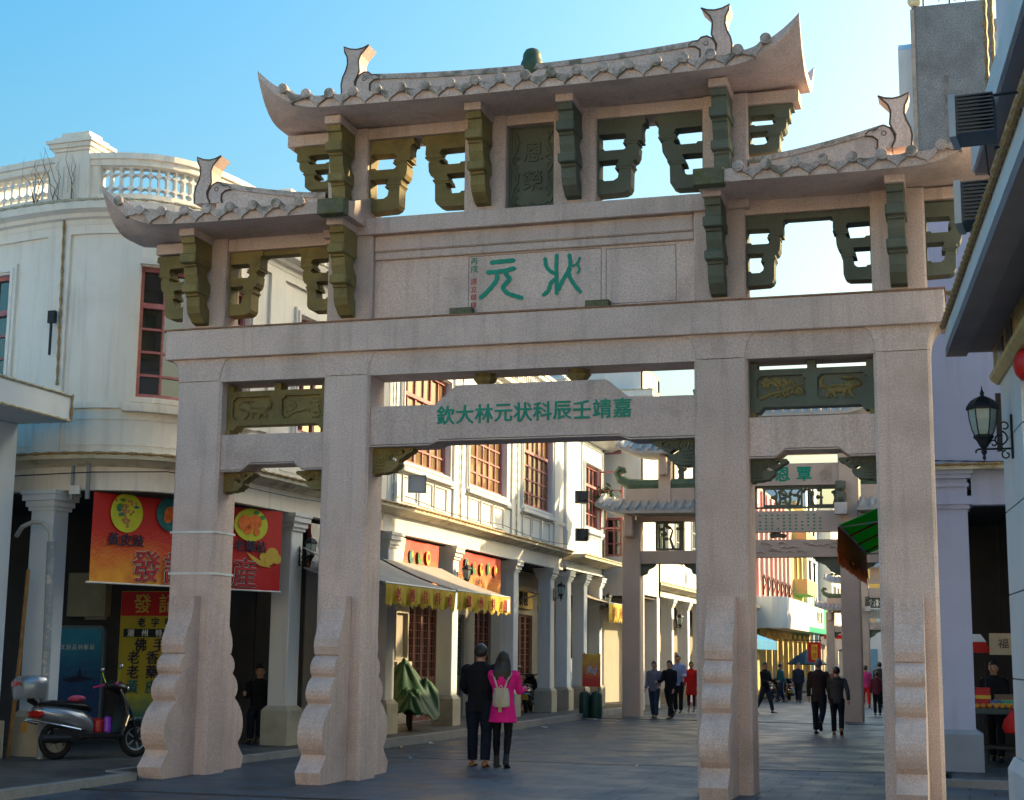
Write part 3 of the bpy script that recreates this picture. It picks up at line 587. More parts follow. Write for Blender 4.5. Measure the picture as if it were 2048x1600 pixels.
def arc_column(par, F, u, w_, d, zc, m, basem=BASEST, z0=.088, o=0., base=.72):
    x, y = F(u, o); a = ang_at(F, u)
    M_ = Matrix.Translation((x, y, 0)) @ Matrix.Rotation(a, 4, 'Z')          # local x along facade, local -y outward
    b = MB(); b.M = M_; b.box(-w_/2, w_/2, 0, d, base, zc-.28, .015)
    c = b.build('column', m, par)
    b = MB(); b.M = M_
    for k, (z_a, z_b, g) in enumerate(((zc-.30, zc-.24, .03), (zc-.24, zc-.15, .06), (zc-.15, zc-.06, .10), (zc-.06, zc, .12))): b.box(-w_/2-g, w_/2+g, -g, d+g, z_a+.001, z_b)
    b.build('column_capital', m, c)
    b = MB(); b.M = M_; g = .07
    r0 = [(-w_/2-g, -g), (w_/2+g, -g), (w_/2+g, d+g), (-w_/2-g, d+g)]; r1 = [(-w_/2-.005, -.005), (w_/2+.005, -.005), (w_/2+.005, d+.005), (-w_/2-.005, d+.005)]
    b.loft([[(p[0], p[1], z0) for p in r0], [(p[0], p[1], base-.06) for p in r0], [(p[0], p[1], base+.02) for p in r1]])
    b.build('column_base', basem, c)
    return c
def lattice(par, F, u0, u1, z0, z1, m, o0, o1, cw=.172):
    """pierced balustrade: columns of elongated hexagons with half cells above and below"""
    n = max(1, round((u1-u0)/cw)); cw = (u1-u0)/n; H = z1-z0; b = MB()
    hw = cw*.39
    for i in range(n):
        c = cw/2
        def hexa(zc, hh, tip): return [(c-hw, zc-hh+tip), (c, zc-hh), (c+hw, zc-hh+tip), (c+hw, zc+hh-tip), (c, zc+hh), (c-hw, zc+hh-tip)]
        holes = [hexa(H*.5, H*.25, H*.09), [(c-hw, H*.80), (c, H*.74), (c+hw, H*.80), (c+hw*.9, H*.95), (c-hw*.9, H*.95)], [(c-hw*.9, H*.05), (c+hw*.9, H*.05), (c+hw, H*.20), (c, H*.26), (c-hw, H*.20)]]
        q = MB(); q.prism([(0, 0), (cw, 0), (cw, H), (0, H)], 'y', 0, 1, holes)
        b.add([(*F(u0+i*cw+v[0], o0+(o1-o0)*v[1]), z0+v[2]) for v in q.v], [f[::-1] for f in q.f])
    return b.build('pierced_balustrade', m, par)
def rail_pier(par, F, u, w_, z0, z1, m, o=0.):
    x, y = F(u, o); b = MB(); b.M = Matrix.Translation((x, y, 0)) @ Matrix.Rotation(ang_at(F, u), 4, 'Z'); d = .42
    b.box(-w_/2, w_/2, -.04, d, z0, z1)
    p = b.build('parapet_pier', m, par)
    q = MB(); q.M = b.M
    for za, zb, g in ((z1+.001, z1+.05, .03), (z1+.05, z1+.12, .07), (z1+.12, z1+.17, .11), (z1+.17, z1+.24, .02), (z1+.24, z1+.33, -.06)): q.box(-w_/2-g, w_/2+g, -.04-g, d+g, za, zb-.0005)
    q.build('pier_cap', m, p)
    q = MB(); q.M = b.M
    for k, (ua, h0, h1) in enumerate(((-.14, .12, .62), (-.05, .2, .66), (.06, .2, .66), (.14, .12, .62))): q.box(ua-.012, ua+.012, -.06, -.04, z0+h0, z0+h1)
    q.box(-.15, .15, -.06, -.04, z0+.08, z0+.11); q.box(-.06, .06, -.06, -.04, z0+.3, z0+.33)
    q.build('pier_relief', m, p)
def facade_upper(par, F, u0, u1, m, wins, cor_m, panels=True, pil=(), o=-.3, zl=4.5, zc=8.1, recess=True):
    opens = [(a, b_, za, zb) for a, b_, za, zb in wins]
    wall_with(par, F, u0, u1, 4.45, zc+.05, opens, m, o)
    b = MB(); sweep(b, F, u0, u1, [(o-.3, 4.0), (o, 4.0), (o, 4.36), (o-.3, 4.36)]); b.build('arcade_fascia', m, par)
    b = MB(); sweep(b, F, u0, u1, [(o-.3, 4.355), (o+.05, 4.355), (o+.08, 4.38), (o+.12, 4.385), (o+.20, 4.43), (o+.29, 4.44), (o+.3, 4.505), (o, 4.53), (o-.3, 4.53)]); b.build('ledge', cor_m, par)
    b = MB(); sweep(b, F, u0, u1, [(o-.2, zc), (o+.06, zc), (o+.07, zc+.08), (o+.14, zc+.10), (o+.16, zc+.16), (o+.28, zc+.2), (o+.3, zc+.3), (o, zc+.34), (o-.2, zc+.34)]); b.build('cornice', m, par)
    b = MB(); slab(b, F, u0, u1, 5.24, 5.33, o-.02, o+.055); b.build('string_course', m, par)
    for a, c in pil:
        b = MB(); slab(b, F, a, c, 4.535, zc, o-.02, o+.05); b.build('pilaster', m, par)
    rope(par, [(*F(u0+(u1-u0)*i/30, o+.31), 4.52) for i in range(31)], .03)
    rope(par, [(*F(u0+(u1-u0)*i/30, o+.30), zc+.33) for i in range(31)], .028, ROPEW)
# ------------------------------------------------------------------ rounded corner building
A = thing('corner_building', 'cream rounded corner building with pierced roof balustrade behind the archway\'s left columns', 'building')
facade_upper(A, PL, 0, 15.2, CREAM, [(2.6, 4.42, 5.42, 7.46), (6.95, 9.55, 5.42, 7.46), (11.3, 13.9, 5.42, 7.46)], TRIMY, pil=[(5.2, 5.65), (10.2, 10.7), (14.7, 15.19)])
make_window(A, PL, 2.6, 4.42, 5.42, 7.46, 4, 4, .6, -.3, trim=CREAM, curtain=True)
make_window(A, PL, 6.95, 9.55, 5.42, 7.46, 5, 4, .6, -.3, trim=CREAM, curtain=True)
make_window(A, PL, 11.3, 13.9, 5.42, 7.46, 6, 4, .6, -.3, trim=CREAM, curtain=True)
for a, c, z0, z1 in ((5.75, 10.1, 4.68, 5.10), (.4, 5.1, 4.68, 5.1), (10.8, 14.6, 4.68, 5.1)):
    b = MB(); rect_frame(b, PL, a, c, z0, z1, .03, -.32, -.285); b.build('panel_moulding', CREAM, A)
for a, c in ((5.66, 6.0), (9.85, 10.2)):
    pass
b = MB(); slab(b, PL, 0, 15.2, 7.96, 8.1, -.32, -.25); b.build('frieze', CREAM, A)
b = MB(); slab(b, PL, 0, 15.2, 8.40, 8.575, -.5, -.2); b.build('parapet_base', CREAM, A)
b = MB(); sweep(b, PL, 0, 15.2, [(-.5, 9.03), (-.2, 9.03), (-.2, 9.12), (-.16, 9.13), (-.16, 9.22), (-.5, 9.25)]); b.build('parapet_rail', CREAM, A)
for a, c in ((.3, 5.25), (6.05, 10.6), (11.3, 14.9)):
    lattice(A, PL, a+.1, c-.1, 8.575, 9.03, WHITE, -.40, -.28)
    for e0, e1 in ((a-.35, a+.1), (c-.1, c+.1)):
        b = MB(); slab(b, PL, max(0, e0), e1, 8.575, 9.03, -.45, -.22); b.build('parapet_block', CREAM, A)
for u in (5.65, 10.95, 14.95): rail_pier(A, PL, u, .62, 8.42, 9.27, CREAM, -.2)
rope(A, [(*PL(5.52, -.2), 8.45), (*PL(5.53, -.22), 8.05), (*PL(5.58, -.22), 5.6)], .026)
b = MB(); x, y = PL(5.44, -.2); b.box(x-.015, x+.015, y-.05, y-.02, 6.06, 6.7); b.box(x-.03, x+.09, y-.10, y-.03, 6.55, 6.74); b.build('wall_bracket', METD, A)
back = [PL(15.2*i/40, -.45) for i in range(41)]
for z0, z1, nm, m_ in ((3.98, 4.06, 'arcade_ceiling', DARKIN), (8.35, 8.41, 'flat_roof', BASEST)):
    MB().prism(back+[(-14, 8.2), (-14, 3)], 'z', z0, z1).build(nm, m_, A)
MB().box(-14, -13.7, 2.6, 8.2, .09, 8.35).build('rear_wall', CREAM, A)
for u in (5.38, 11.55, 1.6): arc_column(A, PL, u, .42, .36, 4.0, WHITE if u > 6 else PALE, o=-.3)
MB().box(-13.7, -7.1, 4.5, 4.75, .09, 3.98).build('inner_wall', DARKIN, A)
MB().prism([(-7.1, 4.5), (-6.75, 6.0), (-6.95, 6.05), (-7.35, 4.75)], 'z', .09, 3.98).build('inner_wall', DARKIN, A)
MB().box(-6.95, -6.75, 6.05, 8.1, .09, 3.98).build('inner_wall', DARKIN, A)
# ------------------------------------------------------------------ sunlit arcade house
B = thing('arcade_house', 'white arcade shophouse with pink gridded windows lit by low sun beside the street', 'building')
WB = [(16.0, 18.85, 5.48, 7.55), (20.3, 23.4, 5.48, 7.55), (25.0, 27.85, 5.48, 7.55)]
facade_upper(B, PL, 15.21, 29.3, WHITE, WB, TRIMY, pil=[(15.22, 15.7), (19.2, 20.0), (24.0, 24.7), (28.2, 28.7)])
for a, c, z0, z1 in WB:
    make_window(B, PL, a, c, z0, z1, 6, 4, .62, -.3, gm=GLASSB, trim=WHITE, tw=.12)
    for k in range(3):
        b = MB(); q = (c-a)/3; rect_frame(b, PL, a+q*k+.06, a+q*(k+1)-.06, 4.66, 5.20, .035, -.32, -.27); b.build('panel_moulding', WHITE, B)
for u in (19.6, 24.3): rope(B, [(*PL(u, -.2), 8.1), (*PL(u, -.22), 4.58)], .024, ROPEW)
rope(B, [(*PL(15.45, -.2), 8.1), (*PL(15.45, -.22), 4.58)], .024, ROPEW)
b = MB(); slab(b, PL, 15.21, 29.3, 8.40, 8.575, -.5, -.2); b.build('parapet_base', WHITE, B)
b = MB(); sweep(b, PL, 15.21, 29.3, [(-.5, 9.03), (-.2, 9.03), (-.2, 9.12), (-.16, 9.13), (-.16, 9.22), (-.5, 9.25)]); b.build('parapet_rail', WHITE, B)
for a, c in ((15.6, 19.3), (19.9, 24.0), (24.7, 28.9)): lattice(B, PL, a, c, 8.575, 9.03, WHITE, -.40, -.28)
for u in (19.6, 24.35, 29.0): rail_pier(B, PL, u, .5, 8.42, 9.27, WHITE, -.2)
back = [PL(15.21+14.09*i/24, -.45) for i in range(25)]
for z0, z1, nm, m_ in ((3.98, 4.06, 'arcade_ceiling', DARKIN), (8.35, 8.41, 'flat_roof', BASEST)):
    MB().prism(back+[(-14, 23.0), (-14, 8.9)], 'z', z0, z1).build(nm, m_, B)
MB().box(-14, -5.6, 22.9, 23.1, 4.06, 8.35).build('party_wall', WHITE, B); MB().box(-14, -5.62, 8.7, 8.9, 4.06, 8.35).build('party_wall', WHITE, B)
for u in (15.68, 19.6, 24.62, 28.2): arc_column(B, PL, u, .42, .36, 4.0, WHITE, o=-.3)
b = MB(); IW = Flat(-6.75, 8.15, pi/2)
wall_with(B, IW, 0, 19.6, .09, 3.98, [(5.7, 7.7, .1, 2.75), (9.0, 9.65, .1, 2.6), (10.5, 11.9, .1, 2.75), (13.2, 15.9, .1, 2.75)], INWALL, 0, .2, 'inner_wall')
def lattice_door(par, F, u0, u1, z0, z1, n, m_, o=-.06):
    for i in range(n):
        a, c = u0+(u1-u0)*i/n+.008, u0+(u1-u0)*(i+1)/n-.008
        b = MB(); rect_frame(b, F, a, c, z0, z1, .06, o-.05, o); slab(b, F, a+.05, c-.05, z0+.06, z0+.95, o-.04, o-.012); slab(b, F, a+.05, c-.05, z0+.93, z0+1.0, o-.05, o)
        d = b.build('lattice_door', m_, par)
        b = MB(); rect_frame(b, F, a+.1, c-.1, z0+.15, z0+.5, .02, o-.03, o-.002); rect_frame(b, F, a+.1, c-.1, z0+.55, z0+.88, .02, o-.03, o-.002); b.build('door_panel', m_, d)
        b = MB(); k = max(2, int((c-a)/.13)); zz = z0+1.0; hh = z1-.06-zz; rws = int(hh/.16)
        for q in range(1, k): slab(b, F, a+(c-a)*q/k-.008, a+(c-a)*q/k+.008, zz, z1-.06, o-.03, o-.01)
        for q in range(1, rws): slab(b, F, a+.06, c-.06, zz+hh*q/rws-.008, zz+hh*q/rws+.008, o-.032, o-.012)
        b.build('door_lattice', m_, d)
        b = MB(); slab(b, F, a+.05, c-.05, zz, z1-.06, o-.048, o-.042); b.build('pane', GLASS, d)
lattice_door(B, IW, 5.7, 7.7, .1, 2.75, 4, WOODR); lattice_door(B, IW, 10.5, 11.9, .1, 2.75, 3, WOODR); lattice_door(B, IW, 13.2, 15.9, .1, 2.75, 5, WOODR)
lattice_door(B, IW, 9.0, 9.65, .1, 2.6, 1, mat('grey green door', (.10, .12, .11), .5))
make_window(B, IW, 4.7, 5.35, 1.55, 2.5, 1, 1, 0, 0.02, fm=mat('wood window', (.2, .12, .05), .6), trim=INWALL, tw=.1)
# plaque above the inner doors
pq = MB(); slab(pq, IW, 13.3, 15.7, 2.92, 3.5, .02, .07); pq = pq.build('shop_plaque', mat('yellow wood plaque', (.50, .34, .08), .5, .15, 3), B)
for i, ch in enumerate('義藥棧'):
    x, y = IW(13.95+.5*i, .075); letter(ch, .42, mat('plaque ink', (.03, .02, .015), .6), pq, (x, y, 3.2), '+x', ext=.004, bold=.004)
# ------------------------------------------------------------------ white house with open casement (behind B)
Cb = thing('casement_house', 'narrow pale house with an open red casement window and corner eaves', 'building')
FC = Flat(-5.5, 23.15, pi/2)
wall_with(Cb, FC, 0, 4.6, 4.45, 8.2, [(2.0, 4.0, 5.45, 7.35)], PALE); 
make_window(Cb, FC, 2.0, 4.0, 5.45, 7.35, 4, 3, .6, 0, trim=PALE, tw=.1)
b = MB(); b.M = Matrix.Translation((*FC(3.95, .03), 0)) @ Matrix.Rotation(radians(-2), 4, 'Z')
for q in ((0, .75, 5.5, 5.55), (0, .75, 7.25, 7.30), (0, .05, 5.55, 7.25), (.70, .75, 5.55, 7.25), (.05, .70, 6.08, 6.11), (.05, .70, 6.68, 6.71)): b.box(q[0], q[1], -.02, .02, q[2], q[3])
b.build('open_casement', PINK, Cb)
MB().box(-14, -5.5, 27.55, 27.75, 4.1, 8.2).build('end_wall', PALE, Cb); MB().box(-14, -5.5, 23.15, 27.75, 8.2, 8.3).build('flat_roof', BASEST, Cb)
b = MB(); slab(b, FC, 0, 1.9, 4.62, 5.15, 0, .03); b.build('panel_moulding', PALE, Cb)
b = MB(); rect_frame(b, FC, 1.95, 4.1, 4.66, 5.2, .035, -.02, .03); b.build('panel_moulding', PALE, Cb)
b = MB(); rect_frame(b, FC, 1.7, 4.4, 5.2, 7.95, .05, -.02, .04); b.build('panel_moulding', PALE, Cb)
b = MB(); slab(b, FC, .0, 4.75, 4.0, 4.3, -.3, 0); b.build('arcade_fascia', PALE, Cb)
b = MB(); sweep(b, FC, -.02, 5.1, [(-.3, 4.30), (.1, 4.30), (.2, 4.36), (.55, 4.38), (.55, 4.47), (-.3, 4.5)]); b.build('ledge', TRIMY, Cb)
rope(Cb, [(*FC(0, .56), 4.47), (*FC(5.1, .56), 4.47)], .03, ROPEW); rope(Cb, [(*FC(4.6, .02), 8.1), (*FC(4.6, .02), 4.5)], .024, ROPEW)
b = MB(); sweep(b, FC, -.02, 5.2, [(-.3, 8.05), (.1, 8.05), (.65, 8.22), (.7, 8.36), (-.3, 8.42)]); b.build('eaves', WHITE, Cb)
for u in (.35, 2.3, 4.3): arc_column(Cb, FC, u, .42, .36, 4.0, PALE)
MB().box(-14, -5.5, 23.15, 27.75, 3.98, 4.05).build('arcade_ceiling', DARKIN, Cb)
# ------------------------------------------------------------------ low canopy at the picture's left edge
D0 = thing('canopy_building', 'pale canopy with rope lights and a square pillar at the left edge', 'building')
MB().box(-13, -7.05, -9, .3, 4.92, 5.33, .01).build('canopy_slab', PALE, D0)
for z in (4.94, 5.31): rope(D0, [(-7.035, -9, z), (-7.035, .31, z), (-9, .315, z)], .024, ROPEW)
rope(D0, [(-7.035, .315, 4.93), (-7.035, .315, 5.33)], .03)
MB().box(-8.5, -7.92, -.2, .32, .62, 4.92, .02).build('pillar', PALE, D0); MB().box(-8.56, -7.86, -.26, .38, .088, .62, .02).build('pillar_base', BASEST, D0)
MB().box(-8.02, -7.93, -.215, -.19, 2.9, 3.05).build('number_plate', METG, D0)
MB().box(-13, -10, -9, .3, .09, 4.92).build('rear_wall', PALE, D0)
# ------------------------------------------------------------------ right-hand row of houses
CONC = mat('bare grey concrete', (.27, .29, .31), .95, .25, 1.5, .5, 40, .4, 30, .2, stain=((.10, .09, .08), .55), st=(.5, .72), sts=1.3)
R1 = thing('lavender_arcade_house', 'lavender grey arcade house with a bare concrete gable behind the archway\'s right column', 'building')
FR = Flat(12, 4.0, pi)         # end wall faces the camera (-y): travel -x gives outward +y, so use offsets negative
def rbox(name, m_, par, *a): return MB().box(*a).build(name, m_, par)
rbox('end_wall', LAV, R1, 4.95, 12, 4.0, 4.3, 4.42, 8.55); rbox('arcade_fascia', LAV, R1, 5.56, 12, 4.06, 4.3, 3.86, 4.36)
rbox('column', LAV, R1, 5.0, 5.5, 4.0, 4.5, .66, 3.80)
b = MB(); [b.box(5.0-g, 5.5+g, 4.0-g, 4.5+g, z0, z1) for z0, z1, g in ((3.80, 3.86, .03), (3.86, 3.98, .06))]; b.build('column_capital', LAV, R1)
rbox('column_base', mat('grey painted base', (.26, .28, .32), .8, .1, 2), R1, 4.93, 5.60, 3.93, 4.57, .088, .60)
b = MB(); b.loft([[(4.93, 3.93, .6), (5.6, 3.93, .6), (5.6, 4.57, .6), (4.93, 4.57, .6)], [(4.995, 3.995, .665), (5.505, 3.995, .665), (5.505, 4.505, .665), (4.995, 4.505, .665)]]); b.build('base_slope', MATS['grey painted base'], R1)
rbox('pilaster', LAV, R1, 5.0, 5.5, 4.0, 4.4, 3.98, 4.30)
b = MB(); [b.box(4.97-g, 5.53+g, 3.97-g, 4.3, z0, z1) for z0, z1, g in ((4.12, 4.17, .0), (4.24, 4.30, .03), (4.30, 4.36, .06))]; b.build('pilaster_moulding', LAV, R1)
rbox('ledge', TRIMY, R1, 4.7, 12, 3.85, 4.3, 4.36, 4.42)
rope(R1, [(4.7, 3.84, 4.43), (12, 3.84, 4.43)], .03); rope(R1, [(4.95, 3.9, 4.5), (6.4, 3.86, 4.44), (12, 3.9, 4.52)], .012, METD, 'cable')
rope(R1, [(4.96, 3.97, 7.05), (5.6, 3.97, 6.98), (6.3, 3.97, 7.08), (7.5, 3.97, 7.02)], .03); rope(R1, [(6.05, 3.97, 8.5), (6.0, 3.97, 7.02)], .03)
MB().box(4.95, 6.1, 4.0, 4.28, 8.55, 11.55).build('concrete_gable', CONC, R1)
MB().box(4.93, 4.99, 3.97, 4.30, 8.56, 11.5).build('gable_edge', mat('weathered edge', (.4, .35, .3), .9, .3, 6), R1)
rope(R1, [(6.12, 3.98, 11.6), (6.13, 3.98, 8.3)], .035)
b = MB(); b.box(5.4, 5.44, 3.975, 4.0, 9.3, 10.4); b.build('rust_streak_strip', mat('rusty iron', (.22, .20, .19), .9, .3, 8), R1)
MB().lathe([(.05, -.03), (.06, 0), (.02, .03), (.001, .03)], 8, (5.62, 3.99, 9.05), 'y').build('anchor_bolt', METD, R1)
# curvy sign profile on the street front and rear of the gable
prof = [(4.3, 8.55), (5.6, 8.55), (5.6, 9.2), (5.2, 9.6), (5.5, 10.2), (5.2, 10.8), (5.0, 11.15), (4.6, 11.2), (4.3, 11.0)]
MB().prism(prof, 'x', 4.72, 4.94).build('scroll_gable', PALE, R1)
MB().box(4.55, 4.8, 4.9, 4.94, 10.35, 10.39).build('iron_bar', METD, R1)
MB().box(4.95, 12, 4.3, 18.8, 8.5, 8.6).build('flat_roof', BASEST, R1)
MB().box(4.95, 5.25, 4.3, 18.8, 4.42, 11.3).build('street_wall', LAV, R1); MB().box(5.4, 11.6, 11.2, 18.7, 8.6, 14.0).build('unseen_shade_storey', WHITE, R1); MB().box(5.3, 11.7, 11.1, 18.8, 14.0, 14.2).build('shade_storey_roof', BASEST, R1)  # hidden upper storey added to keep sun off the left corner facade
MB().box(4.95, 12, 18.6, 18.9, .09, 8.5).build('end_wall', LAV, R1); MB().box(11.7, 12, 4.3, 18.6, .09, 8.5).build('rear_wall', LAV, R1)
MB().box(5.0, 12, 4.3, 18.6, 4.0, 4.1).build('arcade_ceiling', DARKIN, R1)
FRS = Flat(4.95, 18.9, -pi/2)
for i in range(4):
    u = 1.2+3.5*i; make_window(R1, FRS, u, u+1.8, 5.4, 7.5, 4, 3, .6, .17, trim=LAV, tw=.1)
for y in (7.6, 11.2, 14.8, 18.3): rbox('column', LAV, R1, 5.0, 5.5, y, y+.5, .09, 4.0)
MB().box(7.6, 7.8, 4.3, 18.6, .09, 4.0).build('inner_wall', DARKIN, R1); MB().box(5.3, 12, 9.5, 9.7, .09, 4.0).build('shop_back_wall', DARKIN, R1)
# round lamp and railing on top of the gable
gl = thing('globe_lamp', 'round cream globe lamp on top of the concrete gable', 'lamp', (5.0, 4.1, 11.55))
MB().lathe([(.04, 0), (.05, .02), (.035, .05)], 10).build('socket', METD, gl); MB().blob((0, 0, .14), .11, 14, 8).build('globe', mat('cream glass globe', (.75, .70, .52), .3, .02, spec=.5), gl, smooth='all')
rr = thing('roof_railing', 'dark thin railing on the roof behind the concrete gable', 'railing', (5.1, 4.2, 11.55))
for x in (.03, .42, .95): MB().tube([(x, 0, 0), (x, 0, .75)], .016, 6).build('post', METD, rr)
for z in (.33, .72): MB().tube([(-.05, 0, z), (1.3, 0, z+.05)], .014, 6).build('rail', METD, rr)
rp = thing('roof_plant', 'small leafy plant on the roof behind the railing', 'plant', (5.75, 4.25, 11.55))
b = MB(); rnd = random.Random(5)
for k in range(60):
    c = Vector((rnd.gauss(0, .16), rnd.gauss(0, .1), .15+.5*rnd.random())); a = Vector((rnd.uniform(-1, 1), rnd.uniform(-1, 1), rnd.uniform(-.4, 1))).normalized()*.06; s_ = a.cross(Vector((rnd.random(), rnd.random(), rnd.random()))).normalized()*.022
    b.add([c-a, c+s_, c+a, c-s_], [(0, 1, 2, 3)])
LEAF = mat('green leaves', (.06, .10, .025), .6, .4, 9); b.build('foliage', LEAF, rp); MB().tube([(0, 0, 0), (.02, 0, .3), (.06, .02, .55)], .008, 5).build('stem', ROPE, rp)
# unseen right-hand houses, heights set to pass or block sun on left facades
def right_house(name, label, y0, y1, h, m_):
    t = thing(name, label, 'building'); F = Flat(4.95, y1, -pi/2); L_ = y1-y0; n = max(1, int(L_/3.6))
    wins = []
    if h > 5.5:
        for i in range(n):
            u = (i+.5)*L_/n; wins.append((u-.75, u+.75, 4.35, min(h-.5, 6.3) if h < 8 else 7.2))
    wall_with(t, F, 0, L_, 3.6, h, wins, m_)
    for a, c, z0, z1 in wins: make_window(t, F, a, c, z0, z1, 4, 2, 0, 0, trim=m_, tw=.08)
    b = MB(); slab(b, F, 0, L_, h-.25, h-.08, -.05, .18); b.build('cornice', m_, t)
    for i in range(n+1): arc_column(t, F, min(L_-.3, max(.3, i*L_/n)), .4, .4, 3.6, m_, z0=-.5)
    MB().box(5.1, 12, y0, y1, h-.12, h-.02).build('flat_roof', BASEST, t); MB().box(11.7, 12, y0, y1, -.5, h-.13).build('rear_wall', m_, t)
    MB().box(5.26, 11.69, y0, y0+.2, -.5, h-.13).build('party_wall', m_, t); MB().box(5.26, 11.69, y1-.2, y1, -.5, h-.13).build('party_wall', m_, t)
    MB().box(7.6, 7.8, y0+.21, y1-.21, -.5, 3.6).build('inner_wall', DARKIN, t)
    return t
right_house('unseen_low_house', 'unseen cream shophouse kept low to let sun across, after the lavender house on the right', 19.0, 30.6, 6.15, CREAM)
right_house('unseen_shade_house', 'unseen white shophouse made taller to block sun, between low ones on the right', 30.7, 35.6, 9.4, WHITE)
right_house('unseen_low_house', 'unseen long white shophouse row kept low for the sun, further down on the right', 35.7, 70.0, 6.0, WHITE)
right_house('unseen_low_house', 'unseen last pale shophouse row kept low for the sun on the right, far down', 70.1, 120., 5.6, PALE)
# ------------------------------------------------------------------ near building on the right edge
NR = thing('eaved_building', 'white stone-clad building with deep tiled eaves cropped by the right edge', 'building')
FN = Flat(5.9, -1.3, radians(-85))
STONEW = mat('white cladding slabs', (.62, .64, .66), .7, .06, 1.2, .05, 80, .05, 50, stain=((.40, .38, .34), .35), st=(.55, .8), sts=1)
GOLDF = mat('gilt carved frieze', (.34, .24, .09), .6, .3, 5, 0, bump=.4, bs=22, stain=((.08, .05, .03), .8), st=(.48, .6), sts=9)
zz = [.62, 1.45, 2.35, 3.25, 4.0, 4.72]
for i in range(5):
    for a, c in ((0, .86), (.87, 1.75)):
        b = MB(); slab(b, FN, a, c, zz[i]+.008, zz[i+1]-.008, -.55, 0); b.build('cladding_slab', STONEW, NR)
b = MB(); slab(b, FN, .01, 1.74, .3, 4.72, -.54, -.012); b.build('pillar_core', mat('dark joint', (.1, .1, .1), .9), NR)
b = MB(); b.loft([[(*FN(u, o), z) for u, o in ((-.08-g, .08+g), (1.85+g, .08+g), (1.85+g, -.6), (-.08-g, -.6))] for z, g in ((-.01, 0), (.5, 0), (.62, -.06))]); b.build('pillar_base', STONEW, NR)
b = MB(); slab(b, FN, -.05, 9, 4.80, 5.10, -.5, .06); b.build('carved_frieze', GOLDF, NR)
b = MB(); sweep(b, FN, -.10, 9, [(-.5, 4.70), (.03, 4.70), (.10, 4.76), (.11, 4.80), (-.5, 4.80)]); b.build('frieze_moulding', mat('gilt moulding', (.45, .36, .16), .5, .2, 5), NR)
for u in (.55, 1.35): 
    b = MB(); slab(b, FN, u, u+.45, 4.85, 5.05, .055, .075); b.build('frieze_panel', mat('dark lacquer', (.03, .025, .03), .4), NR)
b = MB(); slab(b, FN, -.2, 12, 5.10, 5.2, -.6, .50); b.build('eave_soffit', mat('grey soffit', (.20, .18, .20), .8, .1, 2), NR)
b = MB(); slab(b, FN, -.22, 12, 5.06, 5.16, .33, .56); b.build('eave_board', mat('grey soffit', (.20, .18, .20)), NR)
b = MB(); slab(b, FN, -.22, 12, 5.17, 5.40, -.6, .56); b.build('eave_fascia', STONEW, NR)
rope(NR, [(*FN(-.22, .59), 5.40), (*FN(12, .59), 5.40)], .04)
b = MB(); slab(b, FN, .05, 12, 5.41, 12, -.9, -.12); b.build('upper_wall', mat('cool white render', (.60, .62, .70), .8, .06, .7), NR)
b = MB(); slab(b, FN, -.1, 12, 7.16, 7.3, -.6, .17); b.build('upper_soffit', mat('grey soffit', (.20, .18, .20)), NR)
b = MB(); slab(b, FN, -.12, 12, 7.2, 7.56, .02, .20); b.build('upper_fascia', STONEW, NR)
b = MB(); slab(b, FN, 0, 12, 7.02, 7.16, -.2, .02); b.build('upper_moulding', TRIMY, NR)
for u, z in ((1.2, 8.6), (1.2, 9.6), (3.2, 8.6), (3.2, 9.6)):
    b = MB(); rect_frame(b, FN, u, u+1.7, z-.5, z+.4, .03, -.13, -.105); b.build('wall_panel', STONEW, NR)
rope(NR, [(*FN(-.0, .0), 12), (*FN(-.0, .0), 7.5)], .034); rope(NR, [(*FN(-.14, .22), 7.1), (*FN(-.14, .22), 6.4)], .03)
b = MB(); b.box(5.84, 5.9, -1.25, -1.15, 3.95, 4.6); b.build('side_window', mat('dark lacquer', (.03, .025, .03)), NR)
# flood lights on iron arms
FINM = mat('flood light housing', (.07, .07, .075), .5, .1, 9)
def flood(loc, rz, w_, h_, d, label, arms, group):
    t = thing('flood_light', label, 'flood light', loc, rz, group)
    b = MB(); b.loft([[(-w_/2*k, y, -h_/2*q), (w_/2*k, y, -h_/2*q), (w_/2*k, y, h_/2*q), (-w_/2*k, y, h_/2*q)] for y, k, q in ((-d*.75, .55, .62), (-d*.45, .88, .86), (0, .93, .93))]); b.build('housing', FINM, t)
    for i in range(11):
        z = -h_*.43+h_*.86*i/10; MB().box(-w_*.515, w_*.515, -d*.78, -.02, z-.007, z+.007).build('fin', FINM, t)
    b = MB()
    for q in ((-w_/2, w_/2, -h_/2, -h_/2+.03), (-w_/2, w_/2, h_/2-.03, h_/2), (-w_/2, -w_/2+.03, -h_/2+.03, h_/2-.03), (w_/2-.03, w_/2, -h_/2+.03, h_/2-.03)): b.box(q[0], q[1], 0, .06, q[2], q[3])
    b.build('rim', METG, t); MB().box(-w_/2+.03, w_/2-.03, .01, .03, -h_/2+.03, h_/2-.03).build('lens', mat('flood lens', (.5, .5, .5), .15, 0, spec=.8), t)
    for (p, q) in arms: MB().tube([p, q], .014, 6).build('arm', METD, t)
    return t
flood((5.54, -5.0, 6.50), radians(84), .40, .40, .42, 'upper black finned flood light on an iron arm by the right building', [((.1, -.3, .25), (.3, -.85, .32)), ((.1, -.3, -.25), (.25, -.85, -.2))], 'finned flood lights on the right')
flood((5.56, -5.0, 5.69), radians(84), .40, .40, .42, 'lower black finned flood light just above the right eave', [((.1, -.3, .25), (.25, -.75, .26))], 'finned flood lights on the right')
